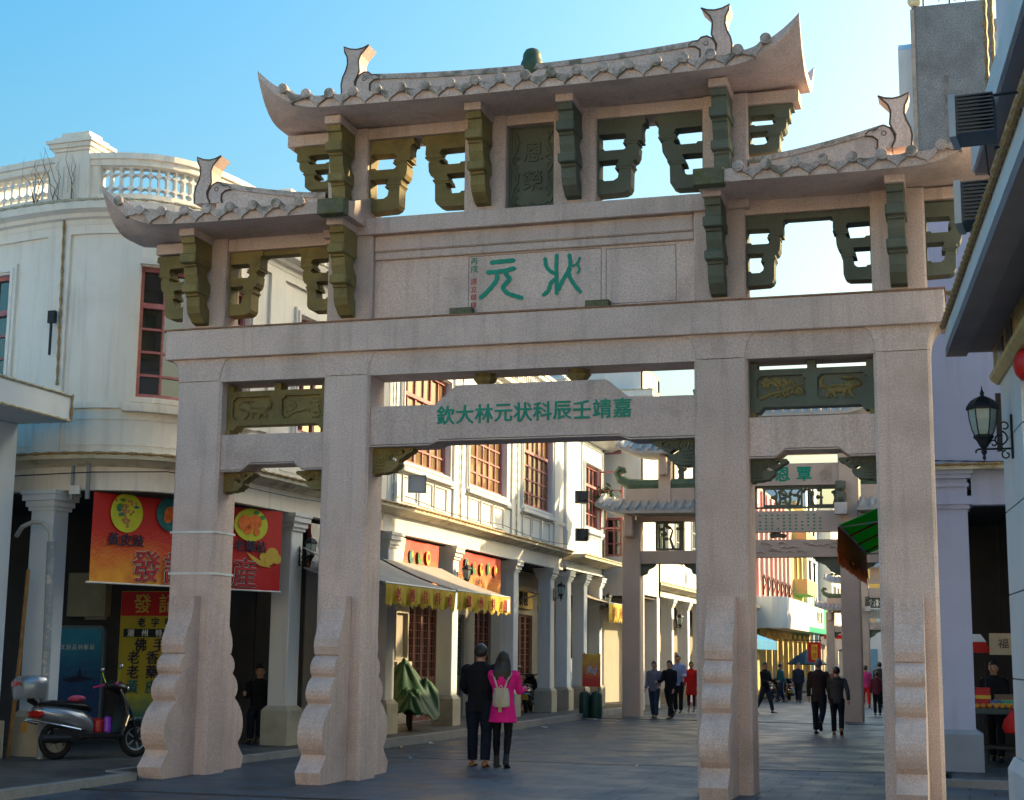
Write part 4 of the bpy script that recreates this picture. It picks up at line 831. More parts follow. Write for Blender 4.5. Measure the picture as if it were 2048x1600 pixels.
# wall lanterns
LGLASS = mat('frosted lantern glass', (.32, .40, .36), .25, .15, 6, spec=.5)
def wall_lantern(loc, rz, label, k=1., group=None):
    """local +x points away from the wall; origin on the wall"""
    t = thing('wall_lantern', label, 'lantern', loc, rz, group)
    def S(pts): return [(a*k, b_*k) for a, b_ in pts]
    X = .36*k; n = 6
    MB().lathe([(r*k, z*k) for r, z in ((.10, .0), (.135, .08), (.165, .22), (.175, .34))], n, (X, 0, 0)).build('glass', LGLASS, t)
    MB().lathe([(r*k, z*k) for r, z in ((.205, .34), (.21, .36), (.195, .40), (.15, .46), (.09, .50), (.045, .515), (.02, .53), (.03, .56), (.012, .60), (.001, .67))], n, (X, 0, 0)).build('roof_cap', METD, t)
    MB().lathe([(r*k, z*k) for r, z in ((.001, -.32), (.025, -.29), (.015, -.25), (.04, -.21), (.02, -.17), (.05, -.14), (.09, -.06), (.13, -.02), (.125, .01), (.10, .02))], n, (X, 0, 0)).build('bottom_cup', METD, t)
    for i in range(n):
        a = 2*pi*i/n; MB().tube([(X+r*k*cos(a), r*k*sin(a), z*k) for r, z in ((.104, .0), (.139, .08), (.169, .22), (.179, .34))], .008*k, 4).build('glazing_bar', METD, t)
    MB().box(0, .03*k, -.04*k, .04*k, -.30*k, .27*k, .01).build('back_plate', METD, t)
    MB().tube([(.0, 0, -.17*k), (X+.07*k, 0, -.17*k), (X+.10*k, 0, -.19*k), (X+.10*k, 0, -.22*k)], .014*k, 6).build('arm', METD, t)
    b = MB()
    def scroll(cx, cz, r, a0, turns, s):
        b.tube([(cx+r*k*(1-.6*i/14)*cos(a0+s*turns*2*pi*i/14), 0, cz+r*k*(1-.6*i/14)*sin(a0+s*turns*2*pi*i/14)) for i in range(15)], .011*k, 5)
    scroll(.10*k, .12*k, .075, -1.5, 1.1, 1); scroll(.16*k, -.04*k, .10, 1.8, 1.1, 1); scroll(.09*k, -.25*k, .06, 1.5, 1., -1); scroll(.24*k, -.10*k, .05, 0, 1., 1)
    stuff(b.build('scrollwork', METD, t)); return t
x, y = FN(.95, 0.0)
wall_lantern((x, y, 3.98), radians(180), 'large black wall lantern with frosted glass on the white pillar at right', .82)
# red paper lantern cut by the right frame edge
rl = thing('red_lantern', 'round red paper lantern hanging at the right edge of the frame', 'lantern', (6.17, -3.2, 4.55))
b = MB(); b.lathe([(.06, -.17), (.12, -.15), (.17, -.09), (.19, 0), (.17, .09), (.12, .15), (.06, .17)], 20); b.build('paper_globe', mat('red paper', (.55, .015, .01), .45, .1, 3, spec=.4), rl, smooth=True)
MB().lathe([(.065, .17), (.065, .2), (.03, .2)], 12).build('cap', mat('gold trim', (.5, .33, .06), .4), rl); MB().tube([(0, 0, .2), (0, 0, .55)], .006, 5).build('cord', METD, rl); MB().lathe([(.05, -.20), (.05, -.17)], 10).build('base_ring', MATS['gold trim'], rl)

# ------------------------------------------------------------------ added unseen houses behind the camera, bouncing warm sun onto the archway
def bounce_house(label, x0, x1, y, h, m_):
    t = thing('bounce_house', label, 'building', group='added sun-bouncing houses across the square'); F = Flat(x1, y, pi); L_ = x1-x0; n = int(L_/3.2); wins = []
    for f in range(int((h-4)/3.2)):
        band = [( (i+.5)*L_/n-.6, (i+.5)*L_/n+.6, 4.6+3.2*f, 6.3+3.2*f) for i in range(n)]
        z0 = 3.6+3.2*f; wall_with(t, F, 0, L_, z0, z0+3.2, band, m_)
        for a, b_, c, d in band:
            b = MB(); slab(b, F, a, b_, c, d, -.2, -.15); w_ = b.build('window', GLASS, t); b = MB(); rect_frame(b, F, a, b_, c, d, .07, -.14, -.05); b.build('window_frame', PINK, w_)
    top = 3.6+3.2*int((h-4)/3.2); b = MB(); slab(b, F, 0, L_, top, top+.9, -.3, .12); b.build('parapet', m_, t)
    for i in range(n+1): b = MB(); u = min(L_-.25, max(.25, i*L_/n)); slab(b, F, u-.25, u+.25, -.01, 3.6, -.5, 0); b.build('column', m_, t)
    b = MB(); slab(b, F, 0, L_, -.01, 3.6, -3, -2.8); b.build('inner_wall', INWALL, t); b = MB(); slab(b, F, 0, L_, top-.1, top, -9, -.3); b.build('flat_roof', BASEST, t)
bounce_house('added long cream sun-bouncing house across the square on the left', -45, -8, -40, 14, CREAM)
bounce_house('added white sun-bouncing house across the square facing the archway', -7.8, 16, -42, 17, WHITE)
bounce_house('added cream sun-bouncing house across the square on the right', 16.2, 45, -40, 13, CREAM)
# ------------------------------------------------------------------ ornate archways further down the street
TILE = mat('grey glazed tile', (.42, .40, .38), .6, .2, 4, 0, bump=.1, stain=((.16, .15, .13), .6), sts=4)
GRANB = mat('grey pink granite', (.56, .44, .37), .8, .1, 1.5, .3, 50, .1, 50)
GREENR = mat('green ridge stone', (.09, .14, .09), .6, .25, 4)
def tiled_roof(P, x0, x1, yF, yB, zE, rise, ends, par_name='tiled_roof', sp=.27, k=1.):
    ym = (yF+yB)/2
    def up(x): 
        u = 0
        if ends[0]: u = max(u, .22*k*max(0, 1-(x-x0)/(.9*k))**2)
        if ends[1]: u = max(u, .22*k*max(0, 1-(x1-x)/(.9*k))**2)
        return u
    nx = 16; xs = [x0+(x1-x0)*i/nx for i in range(nx+1)]; ts = [0, .15, .4, .7, 1]
    b = MB(); pf = [(yF, -.09*k), (yF, 0)]+[(yF+(ym-yF)*t, rise*t**1.5) for t in ts[1:]]+[(yB+(ym-yB)*t, rise*t**1.5) for t in ts[-2:0:-1]]+[(yB, 0), (yB, -.09*k)]
    b.loft([[(x, y, zE+z+up(x)) for y, z in pf][::-1] for x in xs]); r = b.build(par_name, TILE, P)
    n = int((x1-x0)/sp)
    for i in range(n+1):
        x = x0+sp*.4+i*(x1-x0-sp*.8)/n
        for s in (0, 1):
            y0 = yF if s == 0 else yB
            pts = [(x, y0+(ym-y0)*t*1.0+(-.03*k if t == 0 and s == 0 else 0), zE+up(x)+rise*t**1.5+.03*k) for t in (0, .2, .45, .7, .95)]
            MB().tube(pts, .055*k, 6).build('tile_row', TILE, r)
    return r
def openwork(P, x0, x1, z0, z1, y, m_, seed, d=.12, k=1.):
    rnd = random.Random(seed); b = MB()
    for q in ((x0, x1, z0, z0+.06*k), (x0, x1, z1-.05*k, z1), (x0, x0+.06*k, z0+.06*k, z1-.05*k), (x1-.06*k, x1, z0+.06*k, z1-.05*k)): b.box(q[0], q[1], y, y+d, q[2], q[3])
    f = b.build('openwork_panel', m_, P); b = MB(); w_, h_ = x1-x0, z1-z0
    for i in range(max(3, int(w_/(.22*k)))):
        u = x0+.08*k+rnd.random()*(w_-.16*k); a = rnd.uniform(-.35, .35)
        p = [(u, y+d/2, z0+.05*k), (u+a*h_*.4, y+d/2, z0+h_*.4), (u+a*h_*.1, y+d/2, z0+h_*.7), (u+a*h_*.9, y+d/2, z1-.04*k)]
        b.tube(p, [.05*k, .04*k, .03*k, .025*k], 5)
        for q in range(4):
            c = Vector(p[1]).lerp(Vector(p[3]), rnd.random()); b.blob((c.x+rnd.uniform(-.1, .1)*k, y+d/2, c.z), (.06*k, d*.4, .05*k), 6, 4)
    stuff(b.build('openwork_carving', m_, f)); return f
def ornate_gate(label, c, y, z0, k, letters, txt=True):
    P = thing('ornate_archway', label, 'archway', group='ornate archways down the street')
    X = lambda u: c+u*k; Z = lambda v: z0+v*k; Y = lambda v: y+v*k
    bx = lambda nm, m_, a, b_, y0, y1, za, zb, ch=0: MB().box(X(a), X(b_), Y(y0), Y(y1), Z(za), Z(zb), ch).build(nm, m_, P)
    for u in (-4.115, -1.965, 1.965, 4.115): bx('column', GRANB, u-.26, u+.26, 0, .5, -.3, 5.5 if abs(u) > 3 else 7.3, .03)
    for s in (-1, 1):
        a, b_ = sorted((s*3.855, s*2.225)); m = (a+b_)/2
        bx('lower_beam', GRANB, a, b_, .08, .42, 4.26, 4.62); openwork(P, X(m-.4), X(m+.4), Z(4.64), Z(5.45), Y(.18), JADE2, 4+s, .14*k, k)
        for e in (a, b_):
            q = 1 if e == a else -1
            MB().prism([(X(e), Z(4.26)), (X(e+q*.42), Z(4.26)), (X(e+q*.36), Z(4.17)), (X(e+q*.2), Z(4.1)), (X(e+q*.16), Z(3.98)), (X(e), Z(3.92))], 'y', Y(.18), Y(.34)).build('spandrel', JADE2, P)
        bx('roof_beam', GRANB, a-.1, b_+.1, .05, .45, 5.46, 5.60)
        x0, x1 = sorted((s*5.02, s*2.25)); tiled_roof(P, X(x0), X(x1), Y(-.65), Y(1.15), Z(5.72), .36*k, (s < 0, s > 0), k=k, sp=.27*k)
        o = s*4.55
        MB().tube([(X(s*2.3), Y(.25), Z(6.52)), (X(s*3.6), Y(.25), Z(6.50)), (X(s*4.2), Y(.25), Z(6.55)), (X(s*4.48), Y(.25), Z(6.70)), (X(s*4.58), Y(.25), Z(6.88)), (X(s*4.50), Y(.25), Z(7.0)), (X(s*4.38), Y(.25), Z(6.97)), (X(s*4.36), Y(.25), Z(6.88))], [.17*k, .17*k, .16*k, .14*k, .11*k, .10*k, .09*k, .08*k], 8).build('curled_ridge', GREENR, P)
        bx('ridge_wall', GRANB, min(s*2.3, s*4.3), max(s*2.3, s*4.3), .1, .4, 5.95, 6.40)
        bx('short_post', GRANB, s*3.15-.17, s*3.15+.17, .05, .45, 5.95, 7.3)
        bx('corbel', GRANB, s*3.15-.1, s*3.15+.1, -.25, .05, 6.75, 7.3, .03); bx('corbel', GRANB, s*4.115-.12, s*4.115+.12, -.4, 0, 5.0, 5.6, .03)
        openwork(P, X(min(s*2.3, s*2.95)), X(max(s*2.3, s*2.95)), Z(6.6), Z(7.3), Y(.2), JADE2, 9+s, .1*k, k)
        x0, x1 = sorted((s*4.45, s*2.9)); tiled_roof(P, X(x0), X(x1), Y(-.5), Y(1.0), Z(7.42), .32*k, (s < 0, s > 0), k=k, sp=.27*k)
        b = MB(); rnd = random.Random(11+s)
        for i in range(26): b.blob((X(s*(3.0+1.15*rnd.random())), Y(.25+.15*rnd.gauss(0, 1)), Z(7.86+.16*rnd.random()*rnd.random())), (.1*k, .09*k, .08*k), 7, 5)
        stuff(b.build('ridge_ornament', GREENR, P))
        # guardian lion on a block
        bx('lion_block', mat('pale stone block', (.55, .5, .48), .8), s*1.78-.17, s*1.78+.17, -.3, .02, 5.56, 5.88, .01)
        b = MB()
        for cx, cy, cz, r in ((0, 0, .18, (.15, .16, .2)), (0, -.04, .45, (.15, .14, .17)), (0, -.15, .40, (.08, .07, .07)), (-.09, -.1, .1, (.06, .08, .12)), (.09, -.1, .1, (.06, .08, .12)), (-.1, 0, .56, (.05, .04, .05)), (.1, 0, .56, (.05, .04, .05))): b.blob((X(s*1.78)+cx*k, Y(-.14)+cy*k, Z(5.88)+cz*k), tuple(q*k for q in r), 9, 6)
        b.build('lion', JADE2, P, smooth=True)
        MB().prism([(X(s*1.7), Z(4.42)), (X(s*.95), Z(4.42)), (X(s*1.05), Z(4.3)), (X(s*1.3), Z(4.2)), (X(s*1.45), Z(4.02)), (X(s*1.7), Z(3.9))], 'y', Y(.16), Y(.36)).build('spandrel', JADE2, P)
    bx('carved_beam', GRANB, -1.71, 1.71, .06, .44, 4.42, 4.9)
    b = MB(); rnd = random.Random(2)
    for i in range(22):
        x = -1.6+3.2*rnd.random(); z = 4.5+.3*rnd.random(); b.tube([(X(x), Y(.055), Z(z)), (X(x+.1), Y(.04), Z(z+.04)), (X(x+.25), Y(.055), Z(z-.02))], .02*k, 5)
    stuff(b.build('beam_relief', GRANB, P))
    b = MB(); rnd = random.Random(8)
    for i in range(8): b.blob((X(-.0+.3*(rnd.random()-.5)), Y(.25), Z(5.0+.08*rnd.random())), (.1*k, .1*k, .07*k), 7, 5)
    b.build('carved_knot', JADE2, P)
    tp = bx('text_tablet', GRANB, -1.71, 1.71, .1, .4, 5.12, 5.7)
    if txt:
        b = MB(); rnd = random.Random(4)
        for i in range(17):
            for j in range(5):
                if rnd.random() < .12: continue
                x, z = X(-1.45+.165*i), Z(5.58-.095*j); b.box(x-.035*k, x+.035*k, Y(.1)-.006, Y(.1), z-.012*k, z+.012*k); b.box(x-.008*k, x+.008*k, Y(.1)-.005, Y(.1)-.0005, z-.03*k, z+.03*k)
        stuff(b.build('small_inscription', LETG, tp))
    for a, b_ in ((-1.66, -.55), (-.38, .72), (.88, 1.66)): openwork(P, X(a), X(b_), Z(5.82), Z(6.36), Y(.18), JADE2, int(a*50), .14*k, k)
    bx('openwork_rail', JADE2, -1.71, 1.71, .16, .36, 5.78, 5.82); bx('openwork_rail', JADE2, -1.71, 1.71, .16, .36, 6.36, 6.41)
    npn = bx('name_tablet', GRANB, -1.71, 1.71, .08, .42, 6.411, 7.02)
    for u, ch in zip((-.42, .18, .78), letters): letter(ch, .44*k, LETG, npn, (X(u), Y(.074), Z(6.72)), ext=.006, bold=.012)
    b = MB(); rnd = random.Random(6)
    for i in range(9): b.tube([(X(1.2+.4*rnd.random()), Y(.078), Z(6.5)), (X(1.2+.4*rnd.random()), Y(.06), Z(6.72)), (X(1.2+.4*rnd.random()), Y(.078), Z(6.95))], .016*k, 4)
    stuff(b.build('tablet_relief', GRANB, npn))
    bx('top_beam', GRANB, -2.3, 2.3, .02, .48, 7.3, 7.55); bx('top_panel', GRANB, -1.6, 1.6, .12, .38, 7.56, 8.3)
    tiled_roof(P, X(-2.7), X(2.7), Y(-.7), Y(1.2), Z(8.35), .4*k, (1, 1), k=k, sp=.27*k)
    MB().tube([(X(u), Y(.25), Z(z)) for u, z in ((-2.3, 9.25), (-2.2, 9.02), (-1.8, 8.9), (0, 8.86), (1.8, 8.9), (2.2, 9.02), (2.3, 9.25))], [.06*k, .13*k, .15*k, .16*k, .15*k, .13*k, .06*k], 8).build('top_ridge', GREENR, P)
    return P
ornate_gate('second ornate stone archway with green curled ridges seen beyond the main one', .415, 23.5, -.05, 1., '三恩覃')
ornate_gate('third and farthest tiled archway, small, down the street', 1.95, 60, -.5, .8, '昭永曾')
# ------------------------------------------------------------------ houses along the far left side
def shophouse(name, label, x, y0, y1, h, m_, zg, za, wins, cols, ledge=True, wm=None, gm=None, cornice=True, frontwall=True):
    t = thing(name, label, 'building'); F = Flat(x, y0, pi/2); L_ = y1-y0
    wall_with(t, F, 0, L_, za, h, [(a, b_, c, d) for a, b_, c, d, *_ in wins], m_)
    for a, b_, c, d, nc, nr in wins: make_window(t, F, a, b_, c, d, nc, nr, 0, 0, fm=wm, gm=gm, trim=m_, tw=.09)
    if ledge:
        b = MB(); sweep(b, F, -.05, L_+.05, [(-.3, za+.22), (.1, za+.22), (.32, za+.34), (.33, za+.42), (-.3, za+.45)]); b.build('ledge', TRIMY, t); rope(t, [(*F(0, .33), za+.44), (*F(L_, .33), za+.44)], .03, ROPEW)
    if cornice:
        b = MB(); sweep(b, F, -.05, L_+.05, [(-.3, h-.35), (.06, h-.35), (.3, h-.15), (.32, h), (-.3, h+.03)]); b.build('cornice', m_, t)
    for u in cols: arc_column(t, F, u, .42, .4, za, m_, z0=zg, base=zg+.65)
    if frontwall: MB().box(x-8, x-.301, y0, y0+.25, za, h-.02).build('end_wall', m_, t)
    MB().box(x-8, x-.3, y1-.25, y1, za, h-.02).build('end_wall', m_, t); MB().box(x-8, x-.2, y0, y1, h-.12, h-.03).build('flat_roof', BASEST, t)
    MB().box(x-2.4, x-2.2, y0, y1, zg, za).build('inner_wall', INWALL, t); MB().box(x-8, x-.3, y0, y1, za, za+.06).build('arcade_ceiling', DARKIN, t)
    return t
# tall white house whose end wall faces the camera
Dh = thing('tall_white_house', 'tall white house with red windows standing behind the open casement', 'building')
FD = Flat(-14, 28.5, 0)
wall_with(Dh, FD, 0, 9.55, 3.55, 7.0, [(6.9, 8.3, 4.75, 5.95), (8.38, 8.92, 4.74, 5.98)], WHITE); wall_with(Dh, FD, 0, 9.55, 7.0, 10.9, [(8.3, 8.9, 8.02, 9.2)], WHITE)
make_window(Dh, FD, 8.38, 8.92, 4.74, 5.98, 2, 3, 0, 0, fm=PINK); make_window(Dh, FD, 8.3, 8.9, 8.02, 9.2, 2, 3, 0, 0, fm=PINK, gm=GLASSB); make_window(Dh, FD, 6.9, 8.3, 4.75, 5.95, 4, 3, 0, 0, fm=PINK)
b = MB(); slab(b, FD, 0, 9.58, 3.50, 3.68, -.1, .06); b.build('string_course', WHITE, Dh)
MB().box(-4.75, -4.45, 28.51, 31.6, 3.55, 10.9).build('street_wall', WHITE, Dh); MB().box(-14, -4.45, 28.5, 31.6, 10.9, 11.0).build('flat_roof', BASEST, Dh); MB().box(-14, -4.45, 31.3, 31.6, 3.55, 10.9).build('end_wall', WHITE, Dh)
MB().box(-5.2, -4.0, 28.2, 31.4, 9.85, 10.05).build('balcony_slab', WHITE, Dh); rope(Dh, [(-5.2, 28.19, 10.06), (-4.0, 28.19, 10.06), (-4.0, 31.4, 10.06)], .03, ROPEW)
for y in (28.7, 31.2): MB().box(-4.9, -4.45, y-.2, y+.25, -.05, 3.55).build('column', WHITE, Dh)
MB().box(-8, -7.8, 28.5, 31.6, 0, 3.5).build('inner_wall', DARKIN, Dh); MB().box(-14, -4.5, 28.52, 31.58, 3.44, 3.5).build('arcade_ceiling', DARKIN, Dh)
lattice_door(Dh, Flat(-7.79, 28.6, pi/2), .3, 2.6, .05, 2.7, 4, WOODR)
yw = [(1.0, 2.6, 5.2, 7.0, 4, 3), (4.2, 5.8, 5.2, 7.0, 4, 3), (7.6, 9.2, 5.2, 7.0, 4, 3), (11, 12.6, 5.2, 7.0, 4, 3), (14.4, 16.0, 5.2, 7.0, 4, 3), (18, 19.6, 5.2, 7, 4, 3), (21.6, 23.2, 5.2, 7, 4, 3)]
shophouse('arcade_row', 'long sunlit white arcade row seen under the second archway', -4.75, 31.7, 57.0, 9.3, WHITE, -.2, 3.65, yw, [.4, 3.7, 6.9, 10.2, 13.5, 16.8, 20.1, 23.4], wm=mat('grey green shutter', (.3, .36, .32), .6), gm=GLASS)
# chemist's shop with a pink ribbed front
Ph = thing('pink_ribbed_building', 'pink ribbed building above a white and green shop fascia, far down on the left', 'building')
PKW = mat('pink painted wall', (.62, .20, .20), .7, .08, .5); FP = Flat(-4.75, 57.1, pi/2)
wall_with(Ph, FP, 0, 17, 4.6, 10.2, [(1.9+1.95*i, 2.75+1.95*i, 5.4, 9.2) for i in range(7)], PKW)
for i in range(7): make_window(Ph, FP, 1.9+1.95*i, 2.75+1.95*i, 5.4, 9.2, 1, 4, 0, 0, fm=WHITE)
for i in range(8):
    b = MB(); slab(b, FP, .9+1.95*i, 1.3+1.95*i, 4.62, 10.1, -.02, .12); b.build('rib', mat('pale pink rib', (.75, .42, .40), .7), Ph)
    x, y = FP(2.3+1.95*i, .16)
    if i < 7:
        b = MB(); b.tube([(x, y, 4.75), (x, y, 5.7)], .05, 6); b.tube([(x+.02, y+.1, 5.0), (x+.1, y+.3, 5.4), (x+.02, y+.1, 5.8)], .03, 5); b.build('iron_ornament', METD, Ph)
MB().prism([(-5.05, 57.2), (-3.9, 57.2), (-3.45, 57.35), (-3.25, 57.8), (-3.25, 68.5), (-5.05, 68.5)], 'z', 3.05, 4.6).build('white_fascia', WHITE, Ph)
sg = MB().box(-5.05, -3.25, 68.52, 80.5, 3.05, 4.6).build('green_fascia', mat('green sign paint', (.0, .36, .22), .4), Ph)
MB().box(-3.3, -3.235, 68.6, 77.5, 3.35, 4.55).build('sign_board', mat('white sign board', (.78, .78, .76), .4), sg)
for i, ch in enumerate('时宜德'): letter(ch, .75, METD if i != 1 else LETG, sg, (-3.22, 73.6+1.15*i, 4.0), '+x', ext=.01, bold=.01)
MB().box(-12, -4.75, 57.1, 57.35, 3.0, 10.2).build('end_wall', PKW, Ph); MB().box(-12, -4.75, 57.1, 74.1, 10.2, 10.3).build('flat_roof', BASEST, Ph)
YEL = mat('yellow plaster', (.58, .46, .20), .8, .1, 1)
def archrow(par, x, y0, n, w_, zg, zs, zt, m_):
    for i in range(n):
        a = y0+i*w_; pts = [(a, zt), (a, zg), (a+.18, zg), (a+.18, zs)]+[(a+w_/2-(w_/2-.18)*cos(pi*q/8), zs+(w_/2-.1)*sin(pi*q/8)*(1.15 if q == 4 else 1)) for q in range(1, 8)]+[(a+w_-.18, zs), (a+w_-.18, zg), (a+w_, zg), (a+w_, zt)]
        MB().prism(pts, 'x', x-.3, x).build('arch', m_, par)
archrow(Ph, -4.4, 58.5, 9, 2.45, -.38, 1.9, 3.05, YEL)
MB().box(-6.6, -6.4, 57.3, 80.5, -.38, 3.0).build('inner_wall', YEL, Ph); MB().box(-4.42, -4.3, 58.5, 80.5, -.38, .45).build('dark_plinth', mat('dark green plinth', (.02, .05, .05), .5), Ph)
wl = lambda n, z0, z1: [(1+2.6*i, 2.2+2.6*i, z0, z1, 2, 2) for i in range(n)]
Bh = shophouse('balcony_house', 'yellow house with arched balconies beyond the pink building', -4.75, 74.2, 80.5, 11.0, YEL, -.38, 4.7, wl(2, 6.0, 7.8), [], ledge=False)
for z in (5.4, 8.3): MB().prism([(74.6, z), (80, z), (80, z+.9), (74.6, z+.9)], 'x', -4.75, -3.9).build('balcony', YEL, Bh)
shophouse('slim_white_house', 'slim tall white house with blue bays far down the left side', -4.5, 80.6, 88, 13.5, PALE, -.38, 3.4, [(1, 2.4, 5, 6.5, 2, 2), (1, 2.4, 8, 9.5, 2, 2), (4, 5.4, 5, 6.5, 2, 2), (4, 5.4, 8, 9.5, 2, 2)], [.4, 3.5, 6.8])
shophouse('cream_house', 'cream house at the far bend behind the third archway', -3.6, 88.1, 108, 12, CREAM, -.38, 3.4, [(1+3*i, 2.4+3*i, 5, 6.5, 2, 2) for i in range(6)], [.4, 4, 8, 12, 16])
ge = thing('glass_building', 'distant pale blue glass building closing the street', 'building')
MB().box(-3, 9, 150, 165, -.4, 15).build('wall', mat('pale blue glass', (.35, .55, .62), .3, .1, .3), ge)
for i in range(7): MB().box(-3+1.7*i, -2.8+1.7*i, 149.8, 150, -.4, 15).build('mullion', WHITE, ge)
for z in (2.6, 5.2, 7.8, 10.4, 13): MB().box(-3, 9, 149.85, 149.99, z, z+.25).build('floor_band', WHITE, ge)
wt = thing('white_townhouse', 'white town house with blue doors at the end of the street', 'building')
MB().box(-4.4, 8, 118, 126, -.45, 7.2).build('wall', WHITE, wt)
for i in range(6): MB().box(-3.6+1.9*i, -2.4+1.9*i, 117.92, 118, -.4, 2.4).build('door', mat('blue door', (.15, .3, .42), .5), wt); MB().box(-3.5+1.9*i, -2.5+1.9*i, 117.92, 118, 3.6, 5.2).build('window', GLASS, wt)
MB().box(-4.8, 8.4, 117.5, 126.4, 7.2, 7.5).build('roof', TILE, wt)
# ------------------------------------------------------------------ banners, boards, awnings
RED = mat('red cloth', (.52, .012, .01), .6, .1, 2)
YELC = mat('yellow cloth', (.55, .36, .02), .65, .2, 5)
REDL = mat('red print', (.45, .02, .02), .6); INK = mat('dark blue print', (.02, .02, .05), .6); WHL = mat('white print', (.75, .75, .72), .6); GOLDL = mat('gold print', (.62, .42, .06), .5)
LIME = mat('lime print', (.55, .58, .04), .6, .1, 6); TEALP = mat('teal print', (.02, .16, .17), .6, .4, 9); LEAFP = mat('leaf print', (.05, .22, .05), .6, .3, 9); FRUIT = mat('fruit print', (.42, .22, .09), .6, .4, 30); ORANGE = mat('orange print', (.75, .17, .03), .6, .3, 12)
def print_mat(name, a, b_, gold, sc=3., zr=(-1, 0), xr=(0, 1)):
    m = bpy.data.materials.new(name); m.use_nodes = True; N = m.node_tree.nodes; L = m.node_tree.links; bs = N['Principled BSDF']; bs.inputs['Roughness'].default_value = .55
    tc = N.new('ShaderNodeTexCoord'); sp = N.new('ShaderNodeSeparateXYZ'); L.new(tc.outputs['Object'], sp.inputs[0])
    def rng(src, i0, i1, o0, o1):
        r = N.new('ShaderNodeMapRange'); r.inputs[1].default_value = i0; r.inputs[2].default_value = i1; r.inputs[3].default_value = o0; r.inputs[4].default_value = o1; L.new(src, r.inputs[0]); return r.outputs[0]
    def mul(x, y, op='MULTIPLY'):
        q = N.new('ShaderNodeMath'); q.operation = op; q.use_clamp = True; L.new(x, q.inputs[0]); L.new(y, q.inputs[1]); return q.outputs[0]
    n = N.new('ShaderNodeTexNoise'); n.inputs['Scale'].default_value = sc; n.inputs['Detail'].default_value = 5; L.new(tc.outputs['Object'], n.inputs['Vector'])
    wv = N.new('ShaderNodeTexWave'); wv.wave_type = 'RINGS'; wv.inputs['Scale'].default_value = sc*1.3; wv.inputs['Distortion'].default_value = 16; wv.inputs['Detail'].default_value = 3; L.new(tc.outputs['Object'], wv.inputs['Vector'])
    g = mul(rng(sp.outputs[2], zr[0], zr[1], 1, 0), rng(sp.outputs[0], xr[0], xr[1], 1, 0))
    sw = mul(rng(wv.outputs['Fac'], .6, .8, 0, .3), rng(g, .05, .5, 0, 1))
    gg = mul(rng(g, .25, .85, 0, 1), rng(n.outputs[0], .35, .6, .5, 1))
    mx = N.new('ShaderNodeMix'); mx.data_type = 'RGBA'; L.new(gg, mx.inputs[0]); mx.inputs[6].default_value = (*a, 1); mx.inputs[7].default_value = (*b_, 1)
    m2 = N.new('ShaderNodeMix'); m2.data_type = 'RGBA'; L.new(sw, m2.inputs[0]); L.new(mx.outputs[2], m2.inputs[6]); m2.inputs[7].default_value = (*gold, 1); L.new(m2.outputs[2], bs.inputs['Base Color'])
    MATS[name] = m; return m
def cloth(name, W, H, m_, loc, rz, parent=None, amp=.015, n=24, sag=0.):
    """hanging cloth: local x along width, z down from 0 to -H, faces local -y"""
    b = MB(); k = 8; vs = []
    for i in range(n+1):
        for j in range(k+1):
            x = W*i/n; z = -H*j/k-sag*sin(pi*i/n); y = amp*(sin(x*5.1)+.5*sin(x*11+j*.4))*(.3+.7*j/k); vs.append((x, y, z))
    fs = [(i*(k+1)+j, i*(k+1)+j+1, (i+1)*(k+1)+j+1, (i+1)*(k+1)+j) for i in range(n) for j in range(k)]
    o = len(vs); b.add(vs+[(x, y+.006, z) for x, y, z in vs], fs+[tuple(q+o for q in f[::-1]) for f in fs])
    return b.build(name, m_, parent, True, loc, rz)
def disc(par, u, z, rx, rz_, m_, y=-.03, n=24, nm='emblem'): return MB().prism([(u+rx*cos(2*pi*i/n), z+rz_*sin(2*pi*i/n)) for i in range(n)], 'y', y, y+.006).build(nm, m_, par)
bn = thing('shop_banner', 'wide red and orange shop banner with fruit pictures hanging behind the left archway column', 'banner', (-7.0, .98, 3.97), atan2(3.52, 1.38))
cloth('banner_cloth', 3.84, 1.33, print_mat('banner print', (.52, .012, .01), (.72, .36, .02), (.80, .24, .02), 3.2, (-1.45, -.35), (1.2, 2.9)), (0, 0, 0), 0, bn, .01)
MB().tube([(-.06, 0, -1.34), (3.86, 0, -1.34)], .015, 6).build('bottom_rod', WHL, bn)
e = disc(bn, .60, -.27, .30, .30, LIME)
b = MB(); rnd = random.Random(1)
for i in range(52):
    t = rnd.random(); u = .60+rnd.gauss(0, .075)*(1.25-t); z = -.08-.40*t; b.blob((u, -.036, z), (.024, .008, .024), 7, 4)
stuff(b.build('fruit_cluster', FRUIT, e))
for i in range(9):
    a = rnd.uniform(0, 2*pi); c = (.6+.16*cos(a), -.2+.15*sin(a)); MB().prism([(c[0]-.06, c[1]), (c[0], c[1]+.025), (c[0]+.07, c[1]), (c[0], c[1]-.025)], 'y', -.042-.001*i, -.039-.001*i).build('leaf', LEAFP if i % 2 else TEALP, e)
e = disc(bn, 1.5, -.22, .34, .29, TEALP)
for u, z, r in ((1.45, -.22, .14), (1.6, -.28, .1), (1.38, -.3, .08)): disc(e, u, z, r, r*.8, ORANGE, -.04, 14, 'fruit')
e = disc(bn, 3.12, -.27, .37, .27, LIME)
for u, z, r in ((2.98, -.25, .15), (3.2, -.22, .14), (3.05, -.36, .09), (3.24, -.38, .07)): disc(e, u, z, r, r*.85, ORANGE, -.04-.002*(u > 3.1), 16, 'fruit')
for u, z in ((3.22, -.06), (3.36, -.13)): disc(e, u, z, .06, .035, LEAFP, -.046, 10, 'leaf')
for i, ch in enumerate('黃皮豉'): letter(ch, .20, INK, bn, (.38+.23*i, -.03, -.68), ext=.004, bold=.004, sx=1.1)
